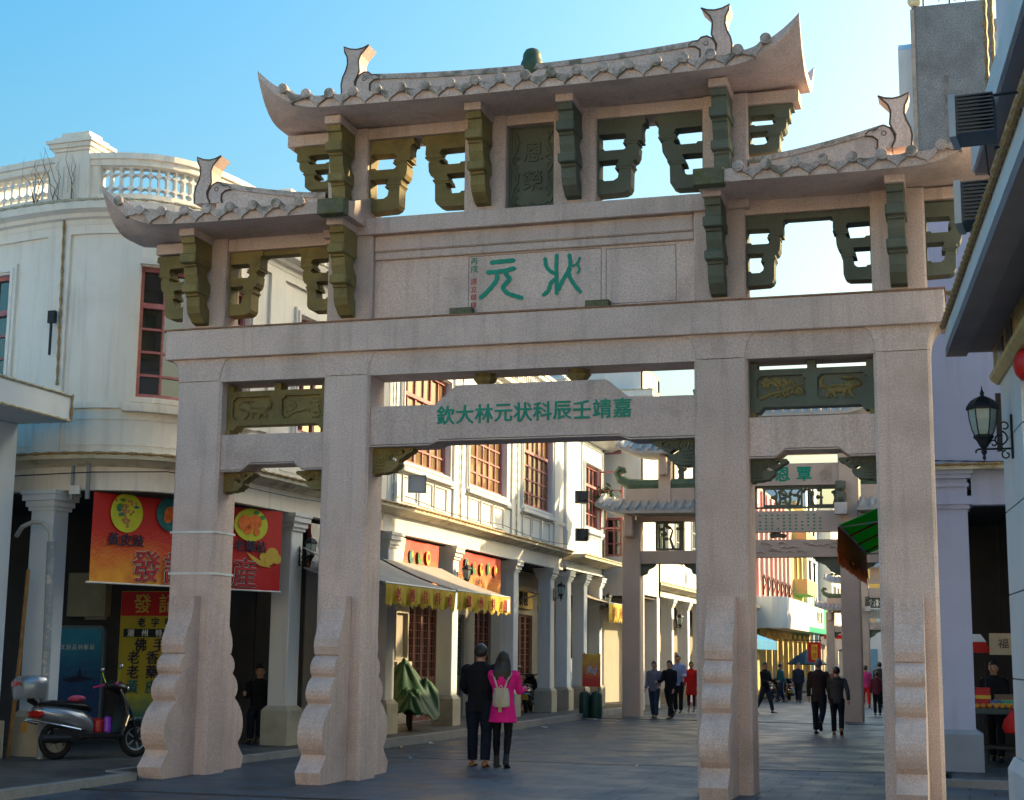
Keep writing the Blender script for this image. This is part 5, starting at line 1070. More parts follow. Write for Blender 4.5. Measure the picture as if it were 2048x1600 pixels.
for i, ch in enumerate('老藥桔'): letter(ch, .20, INK, bn, (2.88+.24*i, -.03, -.62), ext=.004, bold=.004, sx=1.15)
for u, ch in ((1.02, '發'), (1.62, '記'), (2.35, '特'), (3.02, '産')):
    letter(ch, .50, WHL, bn, (u, -.026, -1.06), ext=.003, bold=.02, sx=1.1); letter(ch, .50, INK, bn, (u, -.033, -1.06), ext=.003, bold=.012, sx=1.1, name='letter_outline'); letter(ch, .50, REDL, bn, (u, -.040, -1.06), ext=.003, bold=.0, sx=1.1, name='letter_face')
for i, (u, z, r) in enumerate(((3.45, -.78, .11), (3.62, -.72, .14), (3.72, -.8, .11), (3.55, -.84, .1))): disc(bn, u, z, r, r*.75, GOLDL, -.022-.002*i, 14, 'cloud_print')
MB().prism([(3.05, -.72), (3.3, -.82), (3.5, -.88), (3.6, -.95), (3.35, -.93), (3.15, -.82)], 'y', -.024, -.02).build('cloud_print', GOLDL, bn)
# sign board and light box on the inner wall
sb = thing('shop_sign_board', 'tall yellow shop board with Chinese product names on the arcade\'s inner wall', 'sign', (-8.52, 4.44, 0))
MB().box(0, 1.4, 0, .05, .42, 2.64).build('board', mat('dull yellow board', (.50, .38, .03), .6, .1, 2), sb)
MB().box(.01, 1.39, -.008, 0, 2.22, 2.63).build('red_header', RED, sb); MB().box(.08, 1.36, -.008, 0, 1.86, 2.0).build('black_strip', mat('black strip', (.02, .02, .02), .6), sb)
MB().box(.01, 1.39, -.008, 0, .43, .90).build('fruit_picture', print_mat('fruit picture', (.02, .16, .14), (.55, .5, .05), (.5, .45, .05), 6, (.9, .4), (3, 4)), sb)
for chs, z, s_, m_, u0, du in (('發記', 2.43, .34, GOLDL, .42, .48), ('老字號', 2.11, .16, INK, .42, .26), ('潮州特産', 1.93, .13, WHL, .22, .27), ('佛手', 1.73, .24, INK, .42, .36), ('老香黃', 1.52, .24, INK, .30, .36), ('老藥桔', 1.28, .24, INK, .30, .36), ('黃皮豉', 1.03, .24, TEALP, .30, .36)):
    for i, ch in enumerate(chs): letter(ch, s_, m_, sb, (u0+du*i, -.014, z), ext=.004, bold=.004)
sb2 = thing('shop_sign_board', 'dim yellow hanging board with small characters beside the seated man in the arcade', 'sign', (-7.35, 4.9, 0), radians(70))
MB().box(0, .8, 0, .04, 1.5, 2.6).build('board', MATS['dull yellow board'], sb2)
for i, ch in enumerate('老字號潮州特'): letter(ch, .17, INK, sb2, (.25+.3*(i // 3), -.01, 2.35-.28*(i % 3)), ext=.003)
lb = thing('poster_light_box', 'unlit blue poster box with rounded corners beside the yellow board', 'poster', (-9.9, 4.42, 0))
def rrect(x0, x1, z0, z1, r): return [(x1-r+r*cos(a), z1-r+r*sin(a)) for a in (0, .5, 1.05, pi/2)]+[(x0+r+r*cos(a), z1-r+r*sin(a)) for a in (pi/2, 2.1, 2.6, pi)]+[(x0+r+r*cos(a), z0+r+r*sin(a)) for a in (pi, 3.7, 4.2, 3*pi/2)]+[(x1-r+r*cos(a), z0+r+r*sin(a)) for a in (3*pi/2, 5.2, 5.8, 2*pi)]
MB().prism(rrect(0, 1.1, .35, 2.05, .1), 'y', 0, .08).build('frame', mat('blue grey frame', (.12, .16, .2), .5), lb)
MB().prism(rrect(.05, 1.05, .4, 2.0, .07), 'y', -.01, 0).build('poster', print_mat('blue poster print', (.01, .05, .16), (.03, .28, .42), (.02, .2, .34), 1.2, (2.0, .8), (5, 6)), lb)
for i, ch in enumerate('文創品到郵局'): letter(ch, .10, WHL, lb, (.30+.115*i, -.014, 1.68), ext=.002)
MB().prism([(.3, 1.12), (.62, 1.2), (.66, 1.36), (.7, 1.2), (.95, 1.14), (.7, 1.1), (.5, 1.07)], 'y', -.014, -.011).build('ship_print', INK, lb)
MB().box(-9.2, -8.8, 4.40, 4.5, 2.15, 2.6).build('meter_box_stub', INWALL, A); 
fm_ = thing('meter_box', 'beige electric meter cabinet on the inner wall above the blue poster', 'cabinet', (-9.5, 4.3, 2.2)); MB().box(0, .75, 0, .2, 0, .75, .01).build('case', mat('beige cabinet', (.32, .29, .2), .6), fm_); MB().box(.03, .72, -.012, 0, .03, .72).build('door', MATS['beige cabinet'], fm_)
# pole and hose by the first pillar
pl = thing('conduit_pole', 'peeling grey conduit pole with a bent hose in front of the first pillar', 'pole')
MB().tube([(-7.36, .56, .09), (-7.37, .56, 1.6), (-7.42, .58, 3.2)], .06, 10).build('pole', mat('peeling grey paint', (.24, .28, .32), .7, .2, 4, stain=((.5, .48, .42), .8), st=(.56, .62), sts=9), pl, smooth=True)
MB().tube([(-7.42, .58, 3.18), (-7.45, .58, 3.36), (-7.58, .58, 3.48), (-7.75, .6, 3.50), (-7.95, .62, 3.43), (-8.1, .7, 3.3)], .035, 8).build('hose', mat('grey hose', (.4, .4, .38), .6, .2, 20), pl, smooth=True)
MB().tube([(-7.95, .62, .09), (-7.86, .64, 1.6), (-7.83, .66, 2.8)], .03, 8).build('bamboo_stick', mat('bamboo', (.25, .13, .04), .6, .3, 8), pl)
br_ = thing('banner_bracket', 'pair of grey uprights with a white box under the ledge', 'bracket', (-7.15, .82, 0)); MB().box(-.16, -.12, 0, .04, 3.85, 4.35).build('upright', METG, br_); MB().box(.1, .15, 0, .04, 3.85, 4.38).build('upright', METG, br_); MB().box(-.16, .02, -.03, 0, 3.92, 4.05).build('white_box', WHL, br_)
# sunlit banners behind the awnings
for nm, lab, (ua, ub), z1, cc in (('fruit_banner', 'slanting red and white fruit banner above the first striped awning', (15.95, 18.75), 3.95, 0), ('fruit_banner', 'orange red fruit banner above the second awning in sunshine', (19.9, 23.6), 3.95, 1), ('fruit_banner', 'small red and pale banner behind the second archway column', (12.2, 14.2), 3.9, 2)):
    x, y = PL(ua, -.42); x2, y2 = PL(ub, -.42); W = sqrt((x2-x)**2+(y2-y)**2)
    t = thing(nm, lab, 'banner', (x, y, z1), atan2(y2-y, x2-x), 'fruit banners along the arcade')
    cloth('banner_cloth', W, .85, print_mat(f'fruit banner print {cc}', (.55, .03, .012), (.80, .30, .03), (.85, .45, .10), 2.6, (-1.0, -.1), (6, 8)), (0, 0, 0), 0, t, .02)
    rnd = random.Random(cc)
    for k in range(5 if cc else 3):
        u = W*(.2+.16*k) if cc else W*(.35+.18*k); e = disc(t, u, -.28-.08*rnd.random(), .13, .15, (TEALP, LEAFP, GOLDL, LEAFP, ORANGE)[k], -.05, 12)
        disc(e, u+.02, -.3, .06, .07, (GOLDL, ORANGE, REDL, GOLDL, LIME)[k], -.058, 10, 'fruit')
    for k, ch in enumerate('黃皮豉'): letter(ch, .14, INK, t, (W*.42+.17*k, -.05, -.62), ext=.003)
    if cc != 1:
        MB().prism([(0, 0), (W*.22, 0), (W*.16, -.5), (W*.22, -.85), (0, -.85)], 'y', -.05, -.045).build('pale_fold', mat('pale printed fold', (.6, .55, .5), .6, .3, 5), t)
# awnings
AWN = mat('grey awning canvas', (.36, .31, .26), .8, .12, 2, 0, bump=.05, stain=((.3, .29, .27), .5), sts=1.5)
def valance(par, W, H, m_, y, z, chs, cm, n=60):
    b = MB(); vs = []; k = 4
    for i in range(n+1):
        x = W*i/n; hb = H*(1+.12*sin(i*1.9)+.08*sin(i*.7)); dy = .025*sin(x*19)+.02*sin(x*7.3)
        for j in range(k+1): vs.append((x, y+dy*(j/k), z-hb*j/k))
    fs = [(i*(k+1)+j, i*(k+1)+j+1, (i+1)*(k+1)+j+1, (i+1)*(k+1)+j) for i in range(n) for j in range(k)]; o = len(vs)
    b.add(vs+[(a, c+.005, d) for a, c, d in vs], fs+[tuple(q+o for q in f[::-1]) for f in fs]); v = b.build('valance', m_, par, True)
    for i, ch in enumerate(chs): letter(ch, H*.72, cm, v, (W*(i+.7)/(len(chs)+.4), y-.05, z-H*.5), ext=.003, bold=.004)
    return v
def awning(label, y0, y1, xw, zw, xo, zo, hv, vm, chs, group, face=1, top=AWN):
    """awning on a wall that faces +x (face=1) or -x"""
    W = y1-y0; t = thing('awning', label, 'awning', (xo, y0 if face > 0 else y1, 0), pi/2 if face > 0 else -pi/2, group)
    D = abs(xo-xw); n = 12; b = MB(); vs = []
    for i in range(n+1):
        x = W*i/n
        for j in range(7): tt = j/6; vs.append((x, D*tt, zo+(zw-zo)*tt-.05*sin(pi*tt)-.02*sin(pi*i/n*4)*sin(pi*tt)))
    fs = [(i*7+j, (i+1)*7+j, (i+1)*7+j+1, i*7+j+1) for i in range(n) for j in range(6)]; o = len(vs)
    b.add(vs+[(a, c, d-.012) for a, c, d in vs], fs+[tuple(q+o for q in f[::-1]) for f in fs]); b.build('canopy', top, t, True)
    MB().tube([(0, -.01, zo-.01), (W, -.01, zo-.01)], .025, 8).build('front_rod', METG, t)
    for x in (.12, W-.12): MB().tube([(x, .02, zo-.03), (x, D*.55, zo+(zw-zo)*.35-.2), (x, D, zw-.35)], .016, 6).build('arm', METG, t)
    valance(t, W, hv, vm, -.03, zo-.02, chs, REDL); return t
aw1 = awning('first grey awning with yellow red-lettered valance beside the second archway column', 5.05, 8.72, -5.45, 3.42, -3.92, 2.82, .34, YELC, '老藥桔特産', 'yellow-fringed awnings of the arcade')
aw2 = awning('second grey awning with yellow valance and a white label at its far end', 8.80, 12.3, -5.45, 3.45, -3.92, 2.84, .34, YELC, '潮州特産', 'yellow-fringed awnings of the arcade')
MB().box(3.12, 3.32, -.075, -.07, 2.52, 2.78).build('label_sheet', mat('pale label', (.55, .68, .72), .5), aw2)
awning('small yellow awning far back beside the open casement house', 26.0, 28.3, -6.0, 3.55, -4.95, 3.2, .5, YELC, '特産', 'yellow-fringed awnings of the arcade')
awning('small yellow awning between the pale columns under the casement house', 21.5, 23.6, -6.4, 3.5, -5.9, 3.3, .4, YELC, '茶行', 'yellow-fringed awnings of the arcade')
GCV = mat('green canvas', (.02, .30, .04), .75, .15, 3)
GN = GCV.node_tree; _tr = GN.nodes.new('ShaderNodeBsdfTranslucent'); _tr.inputs[0].default_value = (.03, .5, .05, 1); _mx = GN.nodes.new('ShaderNodeMixShader'); _mx.inputs[0].default_value = .55; GN.links.new(GN.nodes['Principled BSDF'].outputs[0], _mx.inputs[1]); GN.links.new(_tr.outputs[0], _mx.inputs[2]); GN.links.new(_mx.outputs[0], GN.nodes['Material Output'].inputs[0])
ga = awning('green canvas awning with a ragged orange fringe above the right walkers', 8.0, 15.6, 5.0, 4.75, 3.36, 3.93, .5, mat('orange fringe', (.62, .14, .02), .7, .3, 12), '', None, -1, mat('green canvas', (.02, .30, .04), .75, .15, 3))
for u in (1.2, 3.4, 5.6): MB().tube([(u, .02, 3.88), (u, 1.55, 4.62)], .02, 6).build('red_strut', mat('red paint', (.35, .03, .02), .5), ga)
b = MB(); rnd = random.Random(9)
for i in range(190):
    x = 7.6*i/190; l = rnd.uniform(.04, .13); b.box(x-.012, x+.012, -.05, -.035, 3.36-l, 3.46)
stuff(b.build('fringe_threads', MATS['orange fringe'], ga))
# lanterns on the arcade columns
for u, lab in ((11.62, 'black wall lantern on the arcade column between the two left archway columns'), (19.68, 'black wall lantern on the sunlit column above the second awning'), (28.25, 'black wall lantern on the last column of the sunlit arcade')):
    x, y = PL(u, -.29); wall_lantern((x, y, 3.28), ang_at(PL, u)-pi/2, lab, .60, 'arcade wall lanterns')
wall_lantern((-5.48, 27.4, 3.2), 0, 'black wall lantern on the far column beside the small yellow awning', .6, 'arcade wall lanterns')
wall_lantern((-4.74, 35.4, 2.75), 0, 'small wall lantern with pale glass under the second archway', .7, 'arcade wall lanterns')
# square flood lights on the left facades
for loc, rz, lab in (((*PL(15.9, .1), 4.98), radians(200), 'grey square flood light on the white wall beside the second archway column'), ((-4.85, 22.3, 6.0), radians(40), 'upper dark flood light box on the corner of the casement house'), ((-4.85, 22.35, 4.95), radians(40), 'lower dark flood light box on the corner of the casement house'), ((-4.2, 38.5, 4.75), radians(200), 'small flood light on the far arcade row')):
    flood(loc, rz, .36, .36, .22, lab, [((0, -.15, -.1), (.0, -.35, -.1))], 'square flood lights on the left houses')
# litter bin with poster
bi = thing('litter_bin', 'dark green litter bin with a red and yellow poster board above', 'bin', (-4.35, 21.4, -.05))
for x in (-.16, .16): MB().lathe([(.15, .05), (.16, .1), (.16, .62), (.13, .7), (.05, .74)], 14, (x, 0, 0)).build('drum', mat('dark green plastic', (.01, .05, .04), .4), bi, smooth=True)
MB().box(-.3, .3, -.02, .02, .03, .2).build('base', METD, bi)
for x in (-.2, .2): MB().tube([(x, .1, 0), (x, .1, 1.75)], .015, 6).build('post', METD, bi)
pb = MB().box(-.25, .25, .06, .09, .85, 1.72).build('poster', print_mat('bin poster print', (.55, .03, .02), (.72, .5, .03), (.5, .4, .4), 5, (1.75, .8), (3, 4)), bi)
MB().prism([(-.15, 1.2), (-.05, 1.45), (.05, 1.3), (.18, 1.42), (.12, 1.15), (.0, 1.22)], 'y', .05, .056).build('poster_picture', mat('poster picture', (.45, .4, .45), .6, .5, 12), pb)
# things far down the street
ub = thing('blue_awning', 'bright blue market awning far down the left side', 'awning', (-3.2, 46.0, 0)); MB().prism([(-1.6, 2.9), (0, 2.35), (0, 1.95), (-.03, 1.95), (-.03, 2.3), (-1.6, 2.85)], 'y', 0, 7).build('canopy', mat('blue canvas', (.02, .22, .45), .6, .1, 1), ub)
for y in (.2, 6.8): MB().tube([(-.1, y, -.2), (-.1, y, 2.35)], .03, 6).build('post', METG, ub)
um = thing('market_umbrella', 'dark blue green folded-edge market umbrella beyond the blue awning', 'umbrella', (-2.75, 62, -.5)); MB().lathe([(1.0, 1.75), (1.02, 1.8), (.6, 2.15), (.05, 2.5), (.01, 2.55)], 8).build('canopy', mat('navy canvas', (.01, .06, .12), .7, .2, 2), um); MB().tube([(0, 0, 0), (0, 0, 2.4)], .03, 6).build('pole', METG, um)
hs_ = thing('hanging_sign', 'red hanging shop sign with yellow centre far down the street', 'sign', (-2.25, 61, 0)); MB().box(-.32, .32, -.04, .04, 1.4, 2.4).build('board', RED, hs_); MB().box(-.15, .15, -.05, -.04, 1.52, 2.28).build('centre', mat('yellow panel', (.75, .5, .03), .5), hs_)
for i, ch in enumerate('特産'): letter(ch, .28, REDL, hs_, (0, -.056, 2.08-.34*i), ext=.004)
MB().tube([(-1.6, 0, 2.5), (.35, 0, 2.5)], .025, 6).build('bracket', METD, hs_)
rw = thing('red_white_awning', 'red and white awning beneath the third archway', 'awning', (-1.5, 66, 0)); MB().prism([(-.9, 2.4), (0, 2.0), (.9, 2.4), (.9, 2.75), (0, 2.9), (-.9, 2.75)], 'y', 0, 3).build('canopy', WHL, rw); MB().box(-.7, .7, -.05, 0, 2.65, 2.85).build('red_band', RED, rw)
for x in (-.8, .8): MB().tube([(x, .1, -.5), (x, .1, 2.5)], .03, 6).build('post', METG, rw)
# white strap bands round the first archway column
for z in (3.25, 2.68): MB().box(-5.14, -4.44, -.008, GD+.008, z, z+.03).build('white_band', WHL, G)
# litter
for i, (x, y, s_) in enumerate(((-4.3, 8.6, .09), (-3.9, 11.4, .08), (-4.15, 15.9, .1), (-4.0, 20.6, .12), (-3.3, 20.2, .1), (-3.0, 4.0, .05), (-2.2, 3.8, .05), (-4.4, 7.4, .10), (-6.9, -.8, .04), (.6, 4.1, .05))):
    z = .005 if y < 4.35 else (-.045 if x > -4.5 else .09); rnd = random.Random(i); b = MB(); b.add([(s_*rnd.uniform(-1, 1), s_*rnd.uniform(-1, 1), rnd.uniform(.0, .05)) for q in range(6)], [(0, 1, 2), (0, 2, 3), (0, 3, 4), (0, 4, 5), (1, 3, 5)])
    tag(b.build('paper_scrap', (WHL, mat('brown litter', (.3, .18, .08), .8), mat('pale blue bag', (.25, .45, .6), .5))[i % 3 if i > 4 else 0], None, False, (x, y, z)), ('white paper scrap at the kerb under the first awning', 'white paper scrap at the kerb left of the couple', 'white paper scrap at the kerb right of the couple', 'large white paper scrap beside the litter bin', 'white paper scrap on the street just right of the litter bin', 'pale blue scrap on the apron behind the second archway column', 'white scrap on the apron left of the man in black', 'small brown scrap at the kerb next to the column base', 'pale blue scrap on the pavement before the scooter', 'white scrap on the apron right of the woman in pink')[i], 'litter')
# ------------------------------------------------------------------ fruit stall in the right arcade
st_ = thing('fruit_stall', 'dark stall table with a cloth in the right arcade', 'stall', (5.9, 5.6, .088))
MB().box(-.42, .5, -.4, .4, .76, .84, .01).build('top', mat('stall cloth', (.06, .08, .08), .7), st_)
for x in (-.38, .44):
    for y in (-.34, .34): MB().box(x-.03, x+.03, y-.03, y+.03, 0, .76).build('leg', METD, st_)
MB().box(-.36, .42, -.3, .3, .25, .29).build('shelf', METD, st_)
for i in range(10):
    x = 5.53+.09*i; tag(MB().blob((0, 0, .035), .04, 8, 6).build('orange', mat('orange peel', (.65, .25, .02), .5, .2, 20), None, 'all', (x, 5.26+.03*(i % 3), .93)), ('leftmost', 'second', 'third', 'fourth', 'fifth', 'sixth', 'seventh', 'eighth', 'ninth', 'rightmost')[i]+' small orange of the front row on the fruit stall', 'orange', 'oranges on the stall front')
for lab, nm, cat_, loc, dim, c in (('red carton on the stall beside the lavender column', 'carton', 'carton', (5.62, 5.62, .93), (.22, .2, .3), (.45, .02, .02)), ('blue packet on the stall', 'packet', 'packet', (5.80, 5.5, .93), (.16, .14, .12), (.05, .12, .3)), ('teal packet next to the blue one', 'packet', 'packet', (5.97, 5.48, .93), (.15, .14, .12), (.02, .3, .25)), ('yellow jar at the stall\'s right end', 'jar', 'jar', (6.12, 5.42, .93), (.09, .09, .12), (.6, .45, .05)), ('brown tray of goods behind the packets', 'tray', 'tray', (5.98, 5.75, .93), (.4, .2, .2), (.16, .1, .07))):
    t = thing(nm, lab, cat_, loc); MB().box(-dim[0]/2, dim[0]/2, -dim[1]/2, dim[1]/2, 0, dim[2], .012).build('body', mat(lab[:18], c, .5, .2, 9), t); MB().box(-dim[0]/2-.003, dim[0]/2+.003, -dim[1]/2-.003, dim[1]/2+.003, dim[2]*.45, dim[2]*.62).build('label_band', GOLDL, t)
rb = thing('red_bag', 'red plastic bag hanging at the end of the stall table', 'bag', (6.02, 5.12, .62)); b = MB(); b.lathe([(.03, .28), (.05, .24), (.12, .16), (.15, .05), (.12, -.03), (.02, -.05)], 10, squash=(1, .6)); b.build('bag_body', RED, rb, smooth=True); MB().tube([(-.04, 0, .26), (0, 0, .34), (.04, 0, .26)], .008, 5).build('handle', RED, rb)
hb = thing('paper_sign', 'beige carton sign hanging in the right arcade above the stall', 'sign', (5.92, 5.3, 1.72)); MB().box(-.18, .18, 0, .15, 0, .32, .006).build('carton', mat('brown card', (.42, .34, .22), .8, .1, 5), hb); letter('福', .16, INK, hb, (.02, -.008, .17), ext=.002); MB().tube([(0, .07, .32), (0, .07, 2.0)], .004, 4).build('string', METD, hb)
rs = thing('stall_parasol', 'red and white striped parasol edge beside the lavender column', 'parasol', (5.62, 5.6, 1.75)); MB().loft([[(-.2, 0, 0), (.14, 0, .0), (.14, .4, 0), (-.2, .4, 0)], [(-.2, 0, .16), (.08, 0, .16), (.08, .4, .16), (-.2, .4, .16)]]).build('red_edge', RED, rs); MB().loft([[(-.2, 0, .165), (.08, 0, .165), (.08, .4, .165), (-.2, .4, .165)], [(-.2, .05, .28), (.0, .05, .28), (.0, .4, .28), (-.2, .4, .28)]]).build('white_edge', WHL, rs); MB().tube([(.05, .2, 0), (.05, .2, -1.66)], .012, 6).build('pole', METD, rs)

# cables
for nm, lab, pts in (('overhead_cable', 'thin black cable sagging along the sunlit facade', [(*PL(15.5+13.5*i/10, .02), 4.7-.10*sin(pi*((i*1.0) % 5)/5)) for i in range(11)]), ('overhead_cable', 'thin black cable sagging under the corner building ledge', [(*PL(2+11*i/10, .0), 4.28-.08*sin(pi*((i*1.0) % 5)/5)) for i in range(11)]), ('overhead_cable', 'thin dark cable hanging beside the flood lights at right', [(5.75, -4.6, 6.9), (5.8, -4.4, 6.2), (5.95, -4.3, 5.7), (6.0, -4.2, 6.3)])):
    tag(MB().tube(pts, .009, 5).build(nm, METD), lab, 'cable')
# ------------------------------------------------------------------ people
SKIN = mat('skin', (.45, .26, .18), .55, .08, 12, spec=.3)
HAIRB = mat('black hair', (.012, .010, .010), .45, .3, 60, spec=.5); HAIRG = mat('grey hair', (.16, .15, .15), .6, .3, 60)
SHOEB = mat('black shoe', (.015, .014, .014), .4); SHOET = mat('tan shoe', (.28, .12, .03), .5)
def cm(name, c, r=.85): return mat(name, c, r, .15, 7, 0, bump=.15, bs=18, spec=.15)
def fuse(o, vox, it=4):
    r = o.modifiers.new('fuse', 'REMESH'); r.mode = 'VOXEL'; r.voxel_size = vox; r.use_smooth_shade = True
    if it: s = o.modifiers.new('soft', 'SMOOTH'); s.factor = .5; s.iterations = it
    return o
def person(label, loc, rz, H, top, bottom, hair=None, shoes=None, legs=((12, 0), (-12, 8)), arms=((-8, 12, 6), (10, 15, 6)), hem=.47, flare=1., bottom_kind='trousers', long_hair=False, vox=.013, top_name='jacket', boots=False, head_turn=0., hood=None, sleeve=1.):
    hair = hair or HAIRB; shoes = shoes or SHOEB
    t = thing('person', label, 'person', loc, rz)
    zmin = 1; J = {}
    for s, (a, k) in zip((-1, 1), legs):
        a, k = radians(a), radians(k); hip = Vector((s*.052, 0, .525)); kn = hip+Vector((s*.004, sin(a)*.245, -cos(a)*.245)); an = kn+Vector((0, sin(a-k)*.24, -cos(a-k)*.24)); J['leg', s] = (hip, kn, an, a-k); zmin = min(zmin, an.z-.042)
    dz = Vector((0, 0, -zmin))
    for s in (-1, 1): q = J['leg', s]; J['leg', s] = (q[0]+dz, q[1]+dz, q[2]+dz, q[3])
    for s, (a, e, o) in zip((-1, 1), arms):
        a, e, o = radians(a), radians(e), radians(o); sh = Vector((s*.108, 0, .805))+dz
        d1 = Vector((s*sin(o), sin(a)*cos(o), -cos(a)*cos(o))); el = sh+d1*.168; d2 = Vector((s*sin(o)*.3, sin(a+e), -cos(a+e))).normalized(); wr = el+d2*.145; J['arm', s] = (sh, el, wr, d2)
    P = lambda v: tuple((Vector(v))*H)
    def rings(b, R):
        b.loft([[((x+rx*cos(2*pi*i/16))*H, (y+ry*sin(2*pi*i/16))*H, (z+dz.z)*H) for i in range(16)] for x, y, z, rx, ry in R])
    b = MB()      # one body: head, neck, torso, limbs and hands
    rings(b, [(0, 0, .50, .085, .06), (0, 0, .56, .088, .062), (0, 0, .62, .076, .052), (0, 0, .72, .09, .06), (0, 0, .79, .10, .055), (0, 0, .825, .07, .045), (0, -.002, .845, .036, .036), (0, .004, .885, .033, .034)])
    for s in (-1, 1):
        hip, kn, an, an_a = J['leg', s]; b.tube([P(hip), P(hip.lerp(kn, .5)), P(kn), P(kn.lerp(an, .35)), P(an)], [.05*H, .044*H, .032*H, .032*H, .02*H], 10)
        sh, el, wr, d2 = J['arm', s]; b.blob(P(sh), .034*H, 8, 6); b.tube([P(sh), P(el), P(el.lerp(wr, .4)), P(wr)], [.030*H, .024*H, .023*H, .015*H], 8)
        pm = wr+d2*.035; b.blob(P(pm), (.022*H, .016*H, .03*H), 8, 6)
        side = Vector((0, 1, 0)) if abs(d2.y) < .7 else Vector((0, 0, 1))
        for f in range(4):
            c = pm+d2*.018+side*(.012*(f-1.5)); l = (.034, .040, .038, .030)[f]; b.tube([P(c), P(c+d2*l*.6), P(c+d2*l+Vector((-s*.008, 0, 0)))], [.0058*H, .0055*H, .0045*H], 6)
        c = wr+d2*.015; b.tube([P(c), P(c+side*.02+d2*.015), P(c+side*.026+d2*.036)], [.008*H, .007*H, .0055*H], 6)
    hc = Vector((0, .008, .935))+dz; Rt = Matrix.Rotation(radians(head_turn), 3, 'Z')
    hp = lambda v: tuple((hc+Rt @ Vector(v))*H)
    b.blob(tuple(hc*H), (.047*H, .056*H, .066*H), 14, 10); b.blob(hp((0, .012, -.035)), (.034*H, .038*H, .036*H), 10, 8); b.blob(hp((0, .056, -.008)), (.008*H, .012*H, .014*H), 8, 6)
    for s in (-1, 1): b.blob(hp((s*.048, -.002, -.005)), (.007*H, .012*H, .018*H), 8, 6)
    fuse(b.build('body', SKIN, t), min(vox, .011)*H/1.6, 2)
    for s in (-1, 1): MB().blob(hp((s*.019, .052, .006)), .0055*H, 8, 6).build('eye', HAIRB, t)
    MB().blob(hp((0, .051, -.036)), (.014*H, .005*H, .004*H), 8, 6).build('mouth', mat('lips', (.3, .08, .06), .5), t)
    # hair
    b = MB(); R = []
    nth, nph = 20, 9
    for j in range(nph+1):
        ring = []
        for i in range(nth):
            th = 2*pi*i/nth; fy = sin(th); pm_ = radians(72 if fy > .5 else (100+18*(.5-fy)))
            ph = pm_*j/nph; v = Vector((.053*sin(ph)*cos(th), .062*sin(ph)*sin(th)-.006, .073*cos(ph)+.004)); ring.append(hp(v))
        R.append(ring)
    b.loft(R[::-1])
    if long_hair:
        for j in range(9):
            u = (j-4)/4; b.tube([hp((u*.030, -.040+.02*abs(u), .040)), hp((u*.048, -.050+.022*abs(u), .0)), hp((u*.058, -.052+.012*abs(u), -.05)), hp((u*.064, -.060, -.11)), hp((u*.060+.006*(j % 2), -.062, -.17)), hp((u*.045+.008*(j % 3-1), -.056-.006*(j % 3), -.215-.02*(j % 2)-.01*(j % 3)))], [.010*H, .015*H, .018*H, .020*H, .017*H, .003*H], 7)
    fuse(b.build('hair', hair, t), .010*H/1.6, 2)
    # upper garment
    b = MB(); f = flare
    R = [(0, 0, hem, .100*f, .074*f), (0, 0, (hem+.60)/2, .098*(1+f)/2, .072*(1+f)/2), (0, 0, .60, .092, .066), (0, 0, .70, .103, .072), (0, -.004, .78, .112, .068), (0, -.004, .815, .100, .056), (0, -.004, .845, .052, .046), (0, -.002, .862, .043, .044)]
    rings(b, R)
    for s in (-1, 1):
        sh, el, wr, d2 = J['arm', s]; b.blob(P(sh-Vector((s*.006, 0, .006))), .042*H, 10, 8); we = el.lerp(wr, .98 if sleeve >= 1 else .05)
        b.tube([P(sh), P(sh.lerp(el, .5)), P(el), P(el.lerp(we, .5)), P(we)], [.041*H, .037*H, .034*H, .031*H, .028*H], 10)
    if hood: b.blob(P(Vector((0, -.05, .83))+dz), (.06*H, .03*H, .03*H), 10, 6)
    fuse(b.build(top_name, top, t), vox*H/1.6, 3)
    # lower garment
    b = MB()
    if bottom_kind == 'trousers':
        rings(b, [(0, 0, .46, .09, .066), (0, 0, .50, .096, .07), (0, 0, .56, .094, .068)])
    for s in (-1, 1):
        hip, kn, an, an_a = J['leg', s]; k = 1.12 if bottom_kind == 'trousers' else .92
        b.tube([P(hip), P(hip.lerp(kn, .5)), P(kn), P(kn.lerp(an, .4)), P(kn.lerp(an, .95))], [.056*H*k, .050*H*k, .038*H*k, .037*H*k, (.034 if bottom_kind == 'trousers' else .022)*H*k], 10)
    fuse(b.build(bottom_kind, bottom, t), vox*H/1.6, 3)
    for s in (-1, 1):
        hip, kn, an, an_a = J['leg', s]; pit = min(0, an_a)*.9; fd = Vector((0, cos(pit), sin(pit))); up = Vector((0, -sin(pit), cos(pit)))
        b = MB(); a0 = an-up*.012
        b.loft([[P(a0+fd*y+Vector((w_*cos(2*pi*i/12), 0, 0))+up*(zc+h_*sin(2*pi*i/12))) for i in range(12)] for y, w_, zc, h_ in ((-.038, .012, -.016, .010), (-.03, .023, -.012, .018), (.0, .025, -.006, .024), (.04, .027, -.014, .016), (.08, .029, -.019, .011), (.105, .022, -.021, .009), (.116, .008, -.022, .007))])
        if boots: b.tube([P(a0), P(a0+up*.07)], [.028*H, .026*H], 10); b.tube([P(a0-fd*.024-up*.012), P(a0-fd*.028-up*.032)], [.012*H, .010*H], 8)
        b.build('shoe', shoes, t, smooth=True)
    t['h'] = H; del t['h']
    return t, dz.z
BLK = cm('black suit cloth', (.012, .013, .017)); NAVY = cm('navy trousers', (.012, .015, .028)); PINKC = cm('hot pink wool', (.78, .02, .24), .8); TIGHT = cm('black tights', (.012, .011, .013))
person('man in a black jacket and dark trousers walking away beside the woman in pink', (-1.57, 3.09, 0), radians(6), 1.78, BLK, NAVY, shoes=SHOET, legs=((3, 2), (-6, 4)), arms=((18, 55, 10), (16, 50, 10)), hem=.44, vox=.011)[0].scale = (1.12, 1.08, 1)
